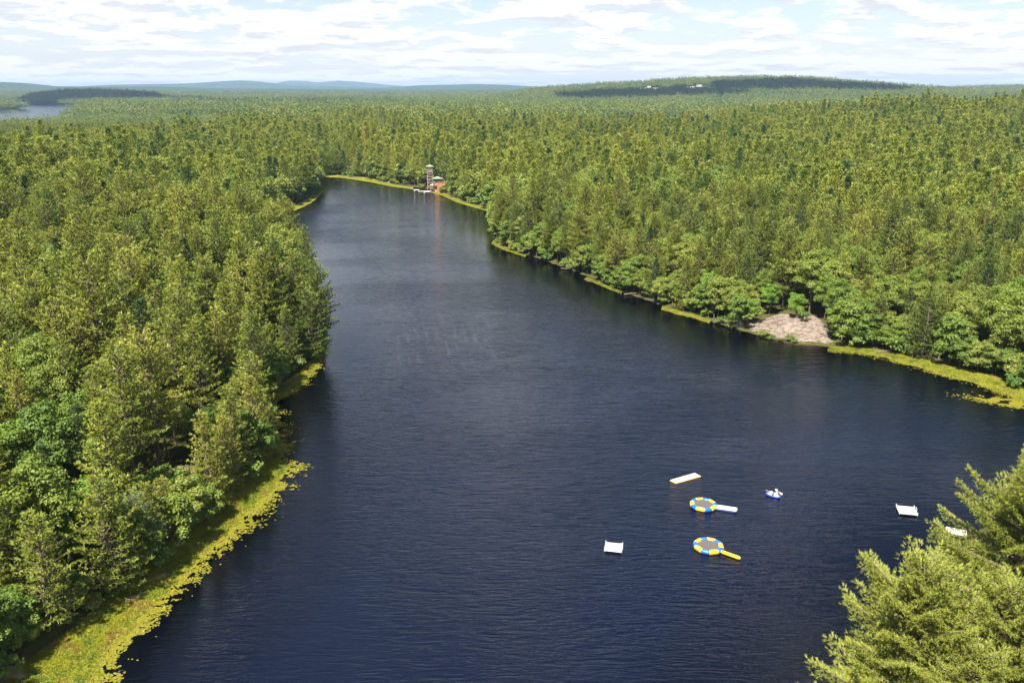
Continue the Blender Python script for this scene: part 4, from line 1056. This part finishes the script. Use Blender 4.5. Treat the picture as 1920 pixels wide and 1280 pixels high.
# ------------------------------------------------------------------ kayak and the two paddlers
a = at(1436.5, 925, .15); b = at(1463.5, 932.5, .15); d = b - a; az = math.atan2(d.y, d.x); L = d.length; c = (a + b) / 2
t = thing('kayak', 'blue inflatable two-seat kayak with a white deck, right of the trampolines', 'kayak', (c.x, c.y, 0), az)
def hull_ring(k, zz, n=26):
    pts = []
    for q in range(n):
        th_ = q * 2 * math.pi / n; x = math.cos(th_); y = math.sin(th_)
        pts.append(Vector((L / 2 * k * (abs(x) ** .9) * (1 if x > 0 else -1), .46 * k * (abs(y) ** .75) * (1 if y > 0 else -1), zz + .16 * abs(x) ** 5)))
    return pts
n = 26
hp = hull_ring(.92, .18); hp.append(hp[0].copy()); hm = MB(); hm.tube(hp, [.17] * (n + 1), 10, cap=False); hm.build('hull', M['kayak'], t, smooth=True)
fl = MB(); r1 = hull_ring(.93, .06); r0 = hull_ring(.8, -.06); r2 = hull_ring(.80, .15)
fl.add(r0 + r1, [tuple(range(n))[::-1]] + [(q, (q + 1) % n, n + (q + 1) % n, n + q) for q in range(n)] + [tuple(n + q for q in range(n))]); fl.build('floor', M['navy'], t)
for s_ in (-1, 1):
    dk = MB(); dk.add([(s_ * L * .44, 0, .40), (s_ * L * .22, .34, .36), (s_ * L * .22, -.34, .36), (s_ * L * .24, 0, .46), (s_ * L * .44, 0, .34), (s_ * L * .22, .34, .3), (s_ * L * .22, -.34, .3)], [(0, 1, 3), (0, 3, 2), (4, 5, 6), (0, 4, 5, 1), (0, 2, 6, 4), (1, 5, 6, 2, 3)]); dk.build('deck', M['white_vinyl'], t)
for x in (-.48, .42):
    st_ = MB(); st_.box((x, 0, .22), (.42, .5, .12)); st_.box((x + (-.24), 0, .46), (.09, .5, .42)); st_.build('seat', M['white_vinyl'], t, bevel=.03)

def person(label, loc, rz, shirt, hair, reach, grp=None, headturn=0):
    """seated adult paddling, facing +X in its own frame; body one skinned surface"""
    J = {'pelvis': ((0, 0, .12), .15, None), 'waist': ((0.01, 0, .30), .125, 'pelvis'), 'chest': ((.04, 0, .48), .155, 'waist'), 'neck': ((.06, 0, .64), .06, 'chest'),
         'head0': ((.075, 0, .72), .075, 'neck'), 'head1': ((.085, 0, .80), .10, 'head0'), 'head2': ((.08, 0, .89), .085, 'head1')}
    for sg, nm in ((1, 'l'), (-1, 'r')):
        hx, hy, hz_ = reach[0 if sg == 1 else 1]
        J['sh' + nm] = ((.04, .17 * sg, .57), .065, 'chest'); ex, ey, ez = (.04 + hx) / 2 - .02, (.17 * sg + hy) / 2 + .08 * sg, (.57 + hz_) / 2 - .08
        J['el' + nm] = ((ex, ey, ez), .045, 'sh' + nm); J['wr' + nm] = ((hx, hy, hz_), .03, 'el' + nm)
        J['hip' + nm] = ((.06, .10 * sg, .11), .10, 'pelvis'); J['kn' + nm] = ((.46, .15 * sg, .30), .065, 'hip' + nm); J['an' + nm] = ((.80, .11 * sg, .10), .04, 'kn' + nm); J['to' + nm] = ((.92, .12 * sg, .17), .035, 'an' + nm)
        # palm, four fingers curled round the shaft and a thumb
        J['pa' + nm] = ((hx + .05, hy, hz_ + .01), .03, 'wr' + nm)
    names = list(J); me = bpy.data.meshes.new('body'); me.from_pydata([J[k][0] for k in names], [(names.index(J[k][2]), names.index(k)) for k in names if J[k][2]], [])
    root = thing('person', label, 'person', loc, rz, grp); bo = link('body', me, root)
    md = bo.modifiers.new('skin', 'SKIN'); 
    for i, k in enumerate(names):
        sv_ = me.skin_vertices[0].data[i]; sv_.radius = (J[k][1],) * 2; sv_.use_root = (k == 'pelvis')
    md.use_smooth_shade = True; ss_ = bo.modifiers.new('sub', 'SUBSURF'); ss_.levels = 1; ss_.render_levels = 1
    bpy.context.view_layer.update(); dg = bpy.context.evaluated_depsgraph_get(); ev = bpy.data.meshes.new_from_object(bo.evaluated_get(dg)); bo.modifiers.clear(); bo.data = ev
    for m_ in (M['skin'], shirt, M['shorts']): ev.materials.append(m_)
    for p_ in ev.polygons:
        cx, cy, cz = p_.center; p_.use_smooth = True
        p_.material_index = 1 if (.17 < cz < .62 and abs(cy) < .26 and cx < .22) else 2 if (cx < .45 and cz < .40 and cz <= .17 + cx * .45) else 0
    # fingers and thumb
    for sg, (hx, hy, hz_) in ((1, reach[0]), (-1, reach[1])):
        fb = MB()
        for q, ln in enumerate((.075, .085, .08, .065)):
            y = hy + (q - 1.5) * .02 * sg; fb.tube([(hx + .05, y, hz_ + .02), (hx + .05 + ln * .6, y, hz_ + .035), (hx + .05 + ln * .75, y, hz_ + .005), (hx + .05 + ln * .5, y, hz_ - .02)], [.010, .0095, .009, .008], 6)
        fb.tube([(hx + .03, hy - .03 * sg, hz_), (hx + .06, hy - .05 * sg, hz_ - .015), (hx + .09, hy - .04 * sg, hz_ - .02)], [.012, .011, .009], 6)
        fb.build('fingers', M['skin'], root, smooth=True)
    # face
    fc = MB(); fc.tube([(.17, 0, .845), (.20, 0, .81), (.175, 0, .80)], [.012, .018, .012], 6); fc.build('nose', M['skin'], root, smooth=True)
    for sg in (-1, 1): MB().tube([(.168, .035 * sg, .84), (.180, .035 * sg, .84)], [.012, .010], 8).build('eye', M['black'], root)
    for sg in (-1, 1): MB().tube([(.075, .10 * sg, .80), (.08, .10 * sg, .85)], [.018, .022], 6).build('ear', M['skin'], root, smooth=True)
    MB().tube([(.170, -.025, .765), (.176, 0, .762), (.170, .025, .765)], [.006, .009, .006], 6).build('mouth', M['boatred'], root)
    # hair cap
    bm = bmesh.new(); bmesh.ops.create_uvsphere(bm, u_segments=16, v_segments=10, radius=.125)
    bmesh.ops.delete(bm, geom=[v for v in bm.verts if v.co.z < -.02 + max(0, v.co.x) * .6 - max(0, -v.co.x) * .5], context='VERTS')
    mh = bpy.data.meshes.new('hair'); bm.to_mesh(mh); bm.free(); mh.materials.append(hair)
    for p_ in mh.polygons: p_.use_smooth = True
    hh = link('hair', mh, root, (.07, 0, .835)); sf = hh.modifiers.new('th', 'SOLIDIFY'); sf.thickness = .015
    # life vest
    vs = MB(); 
    for s_ in (-1, 1):
        vs.box((.155 * s_ + .035, 0, .44), (.05, .32, .34))
    for s_ in (-1, 1): vs.box((.035, s_ * .11, .615), (.30, .07, .05)); vs.box((.035, s_ * .165, .40), (.26, .04, .20))
    vs.build('life_vest', shirt, root, bevel=.018)
    return root
Mk = Matrix.Rotation(az, 4, 'Z'); kc = Vector((c.x, c.y, 0))
def local(P): return Mk.inverted() @ (P - kc)
def paddle(A, B, lab):
    t = thing('paddle', lab, 'paddle', tuple((A + B) / 2), 0, 'yellow-bladed paddles'); o = (A + B) / 2; d = (B - A).normalized()
    MB().tube([A - o + d * .38, B - o - d * .38], [.018, .018], 8).build('shaft', M['shaft'], t, smooth=True)
    s_ = d.cross(Vector((0, 0, 1))).normalized(); up = s_.cross(d).normalized(); fa = (s_ * .55 + up * .83).normalized(); nn = fa.cross(d).normalized()
    for e_, g in ((A, 1), (B, -1)):
        prof = [(0, .05), (.06, .11), (.2, .135), (.36, .10), (.46, .03)]
        vs = []
        for (l, w_) in prof:
            for sg in (-1, 1):
                for hh in (-.008, .008): vs.append(e_ - o + d * g * l + fa * w_ * sg * 1.25 + nn * hh)
        fs = []
        for i in range(len(prof) - 1):
            b_ = i * 4; fs += [(b_, b_ + 4, b_ + 6, b_ + 2), (b_ + 1, b_ + 3, b_ + 7, b_ + 5), (b_, b_ + 1, b_ + 5, b_ + 4), (b_ + 2, b_ + 6, b_ + 7, b_ + 3)]
        fs += [(0, 2, 3, 1), (16, 17, 19, 18)]
        MB().add(vs, fs).build('blade', M['blade'], t)
# both sit facing the bow (left end), one behind the other
A1 = at(1435.5, 918.5, .85); B1 = at(1452.5, 923.5, .75)
A2 = at(1466.5, 926.5, .55); B2 = at(1454, 916.5, 1.15)
for (lx, A, B, lab, sh, hr, pl) in ((-.35, A1, B1, 'left paddler in a pale top and vest, seated in the blue kayak', M['shirt'], M['hair'], 'yellow-bladed paddle reaching out to the left of the kayak'),
                            (.50, A2, B2, 'right paddler in a pinkish white top and vest, seated in the blue kayak', M['shirt2'], M['blond'], 'yellow-bladed paddle held up over the right side of the kayak')):
    loc_ = Mk @ Vector((lx, 0, .22)) + kc; fz = az + math.pi / 2      # facing away from the camera, turned to the side of the boat
    paddle(A, B, pl)
    inv = (Matrix.Translation(loc_) @ Matrix.Rotation(fz, 4, 'Z')).inverted(); mid = (A + B) / 2; dv = (B - A)
    h1 = inv @ (mid - dv * .12); h2 = inv @ (mid + dv * .12)
    if h1.y < h2.y: h1, h2 = h2, h1
    cl = lambda h_: tuple(h_ * min(1, .62 / max(.01, (h_ - Vector((0, 0, .5))).length)) if False else h_)
    person(lab, loc_, fz, sh, hr, (cl(h1), cl(h2)), 'paddlers in the kayak')

# ------------------------------------------------------------------ tower, climbing wall and dock at the far end
g = max(.3, th(tow.x, tow.y)); t = thing('climbing_tower', 'tall slim wooden tower with a green cap roof at the far end of the pond', 'tower', (tow.x, tow.y, 0), R(8))
Ht = 17.5; hw = 1.95
for sx in (-1, 1):
    for sy in (-1, 1): MB().tube([(sx * hw, sy * hw, -.5), (sx * hw, sy * hw, Ht)], [.2, .17], 8).build('post', M['timber'], t)
for k, zz in enumerate((3.0, 5.4, 7.8, 10.2, 12.6)):
    MB().box((0, 0, zz), (hw * 2 + .5, hw * 2 + .5, .18)).build('platform', M['timber_pale'], t)
    rl = MB()
    for s_ in (-1, 1): rl.bar((-hw, s_ * (hw + .2), zz + 1), (hw, s_ * (hw + .2), zz + 1), .12); rl.bar((s_ * (hw + .2), -hw, zz + 1), (s_ * (hw + .2), hw, zz + 1), .12)
    rl.build('railing', M['timber_pale'], t)
    br = MB(); s_ = 1 if k % 2 else -1
    br.bar((-hw * s_, -hw - .1, zz - 2.2), (hw * s_, -hw - .1, zz - .1), .16); br.bar((hw + .1, -hw * s_, zz - 2.2), (hw + .1, hw * s_, zz - .1), .16); br.build('brace', M['timber'], t)
    stp = MB(); stp.bar((-hw * .7 * s_, 0, zz - 2.3), (hw * .7 * s_, 0, zz - .1), .5); stp.build('stair', M['timber_pale'], t)
for s_ in (-1, 1):
    MB().box((0, s_ * hw, 14.6), (hw * 2 - .5, .08, 2.6)).build('side_panel', M['timber'], t); MB().box((s_ * hw, 0, 14.6), (.08, hw * 2 - .5, 2.6)).build('side_panel', M['timber'], t)
def hip(mb, w_, d_, z0, h_, th_=.15):
    a = w_ / 2; b_ = d_ / 2; mb.add([(-a, -b_, z0), (a, -b_, z0), (a, b_, z0), (-a, b_, z0), (-.2, 0, z0 + h_), (.2, 0, z0 + h_), (-a, -b_, z0 - th_), (a, -b_, z0 - th_), (a, b_, z0 - th_), (-a, b_, z0 - th_)],
        [(0, 1, 5, 4), (1, 2, 5), (2, 3, 4, 5), (3, 0, 4), (0, 6, 7, 1), (1, 7, 8, 2), (2, 8, 9, 3), (3, 9, 6, 0), (9, 8, 7, 6)]); return mb
hip(MB(), 5.6, 5.6, Ht + .1, 1.3).build('roof', M['green_roof'], t)

wx, wy = wallb.x, wallb.y
t = thing('climbing_wall', 'orange panelled climbing wall house with a green hipped roof beside the tower', 'building', (wx, wy, 0), R(14))
Wb, Db, Hb = 8.0, 5.0, 7.4
for i in range(4):
    for j in range(3):
        x = -Wb / 2 + (i + .5) * Wb / 4; zz = .1 + (j + .5) * Hb / 3
        if i in (0, 3) and j == 1: continue
        MB().box((x, -Db / 2 - .05 - .04 * ((i + j) % 2), zz), (Wb / 4 - .06, .1, Hb / 3 - .06)).build('wall_panel', M['orange'], t)
for j in range(3):
    for k in range(2): MB().box((Wb / 2 + .05, -Db / 4 + k * Db / 2, .1 + (j + .5) * Hb / 3), (.1, Db / 2 - .06, Hb / 3 - .06)).build('wall_panel', M['orange'], t)
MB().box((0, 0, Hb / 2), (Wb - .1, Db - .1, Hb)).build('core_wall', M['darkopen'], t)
MB().box((0, 0, Hb + .1), (Wb + .4, Db + .6, .2)).build('deck', M['timber_pale'], t)
for sx in (-1, 1):
    for sy in (-1, 1): MB().tube([(sx * 2.6 - 1.2, sy * 2.1, Hb + .2), (sx * 2.6 - 1.2, sy * 2.1, Hb + 2.7)], [.14, .14], 6).build('post', M['timber'], t)
rl = MB()
for s_ in (-1, 1): rl.bar((-Wb / 2, s_ * (Db / 2 + .2), Hb + 1.1), (Wb / 2, s_ * (Db / 2 + .2), Hb + 1.1), .12); rl.bar((s_ * (Wb / 2 + .1), -Db / 2, Hb + 1.1), (s_ * (Wb / 2 + .1), Db / 2, Hb + 1.1), .12)
rl.build('railing', M['timber'], t)
rf = MB(); hip(rf, 7.6, 6.4, 0, 1.5); rf.build('roof', M['green_roof'], t, (-1.2, 0, Hb + 2.8))
rt = MB(); 
for k in range(4): rt.tube([(Wb / 2 + .8 + .4 * k, -1 + .6 * k, 0), (Wb / 2 + .6 + .35 * k, -1 + .6 * k, 6.5 + .5 * k)], [.22, .2], 6)
rt.build('pole_bundle', M['timber_pale'], t)
p = at(809, 358.5); t = thing('porch', 'small pale-roofed porch at the foot of the wooden tower', 'shelter', (p.x + 1.2, p.y - 3.0, 0), R(8))
for sx in (-1, 1):
    for sy in (-1, 1): MB().tube([(sx * 1.3, sy * 1.2, -.5), (sx * 1.3, sy * 1.2, 4.7)], [.12, .12], 6).build('post', M['timber'], t)
hip(MB(), 3.8, 3.4, 4.75, .9).build('roof', M['timber_pale'], t)
MB().box((0, 0, 2.3), (3, 2.8, .14)).build('landing', M['timber_pale'], t)
# dock
p = at(797, 358.5, .5); t = thing('dock', 'low pale dock with a gangway at the foot of the tower', 'dock', (p.x, p.y, 0), R(6))
pl = None
for i in range(14):
    mb = MB().box((0, 0, 0), (.62, 3.2, .08)); x = -4.6 + i * .68
    if pl is None: pl = mb.build('plank', M['raftwood'], t, (x, 0, .5))
    else: link('plank', pl.data, t, (x, 0, .5))
fb = MB()
for s_ in (-1, 1): fb.box((0, s_ * 1.45, .34), (9.6, .16, .22))
fb.build('frame', M['timber_pale'], t)
for x in (-4.4, 0, 4.4):
    for y in (-1.6, 1.6): MB().tube([(x, y, -2), (x, y, 1.3)], [.12, .1], 6).build('post', M['timber_pale'], t)
MB().box((6.2, 1.2, .6), (3.4, 1.3, .1), R(12)).build('gangway', M['timber_pale'], t)
def boat(px, py, L, W, hm_, lab, rz):
    p = at(px, py, .2); t = thing('rowing_boat', lab, 'boat', (p.x, p.y, 0), rz, 'small boats at the dock')
    st_ = [(-.5, .34, .5), (-.25, .48, .46), (.05, .5, .46), (.3, .38, .52), (.45, .16, .62), (.5, .02, .68)]; vs = []
    for (x, w_, h_) in st_:
        for s_ in (-1, 1): vs += [(x * L, s_ * w_ * W, h_), (x * L * .93, s_ * w_ * W * .55, -.08), (x * L * .95, s_ * w_ * W * .82, h_ * .9), (x * L * .9, s_ * w_ * W * .5, .12)]
    fs = []
    for i in range(len(st_) - 1):
        a_ = i * 8; b_ = a_ + 8
        for o_ in (0, 4): fs += [(a_ + o_, b_ + o_, b_ + o_ + 1, a_ + o_ + 1), (a_ + o_, a_ + o_ + 2, b_ + o_ + 2, b_ + o_), (a_ + o_ + 2, a_ + o_ + 3, b_ + o_ + 3, b_ + o_ + 2)]
        fs += [(a_ + 1, b_ + 1, b_ + 5, a_ + 5), (a_ + 3, a_ + 7, b_ + 7, b_ + 3)]
    fs += [(0, 1, 5, 4)]
    MB().add(vs, fs).build('hull', M[hm_], t, smooth=False)
    for x in (-.22, .12): MB().box((x * L, 0, .36), (.28, W * .8, .05)).build('seat', M['raftwood'], t)
boat(781, 356.5, 4.2, 1.5, 'boatwhite', 'white rowing boat floating at the left end of the far dock', R(175))
boat(791, 359.5, 5.0, 1.7, 'boatblue', 'blue and white rowing boat in front of the far dock', R(10))
boat(800, 360.3, 4.6, 1.6, 'boatwhite', 'white rowing boat moored below the wooden tower', R(200))

# ------------------------------------------------------------------ hill houses and clearings
def on_line(px, py, d):
    x = (px - 960) / 1600 * d; return x, d
def house(px, d, W, lab, rz):
    x, y = on_line(px, 0, d); g = th(x, y); t = thing('house', lab, 'house', (x, y, g), rz, 'houses on the far hill')
    MB().box((0, 0, 3.2), (W, 9, 6.4)).build('wall', M['house'], t)
    rf = MB(); a = W / 2 + .8; rf.add([(-a, -5.3, 6.3), (a, -5.3, 6.3), (a, 5.3, 6.3), (-a, 5.3, 6.3), (-a, 0, 9.8), (a, 0, 9.8)], [(0, 1, 5, 4), (3, 4, 5, 2), (0, 4, 3), (1, 2, 5), (0, 3, 2, 1)]); rf.build('roof', M['roofgrey'], t)
    for k in range(int(W // 4)):
        for zz in (1.9, 4.7): MB().box((-W / 2 + 2.2 + k * 4, -4.53, zz), (1.2, .08, 1.5)).build('window', M['window'], t)
    MB().box((W * .2, .8, 10), (1.2, 1.2, 2.4)).build('chimney', M['roofgrey'], t)
house(1296, 4350, 30, 'long white house in a clearing on the far hill', R(3))
house(1206, 4450, 18, 'small white house left of the long one on the far hill', R(-10))
house(1141, 4500, 12, 'smallest pale house at the left end of the hill clearings', R(8))
def clearing(px, d, rx, ry, seed):
    x, y = on_line(px, 0, d); n = 36; V = [(x, y, 0)]
    for j in range(1, 7):
        for i in range(n):
            a = i * 2 * math.pi / n; rr = (1 + .2 * math.sin(3 * a + seed)) * j / 6; V.append((x + math.cos(a) * rx * rr, y + math.sin(a) * ry * rr, 0))
    V = np.array(V); zz, s_ = terrain(V[:, 0], V[:, 1]); V[:, 2] = zz + 1.0; V[1 + n * 5:, 2] -= 4
    Ft = [(0, 1 + i, 1 + (i + 1) % n) for i in range(n)]
    for j in range(5):
        for i in range(n):
            a, b, c2, d2 = 1 + j * n + i, 1 + (j + 1) * n + i, 1 + (j + 1) * n + (i + 1) % n, 1 + j * n + (i + 1) % n; Ft += [(a, b, c2), (a, c2, d2)]
    tag(link('field', np_mesh('field', V, Ft, [M['field']], smooth=True)), kind='structure')
for (hp, hy, hd), q in zip(HOUSES, (1, 2, 3)): clearing(hp, hd - 70, 70, 110, q)
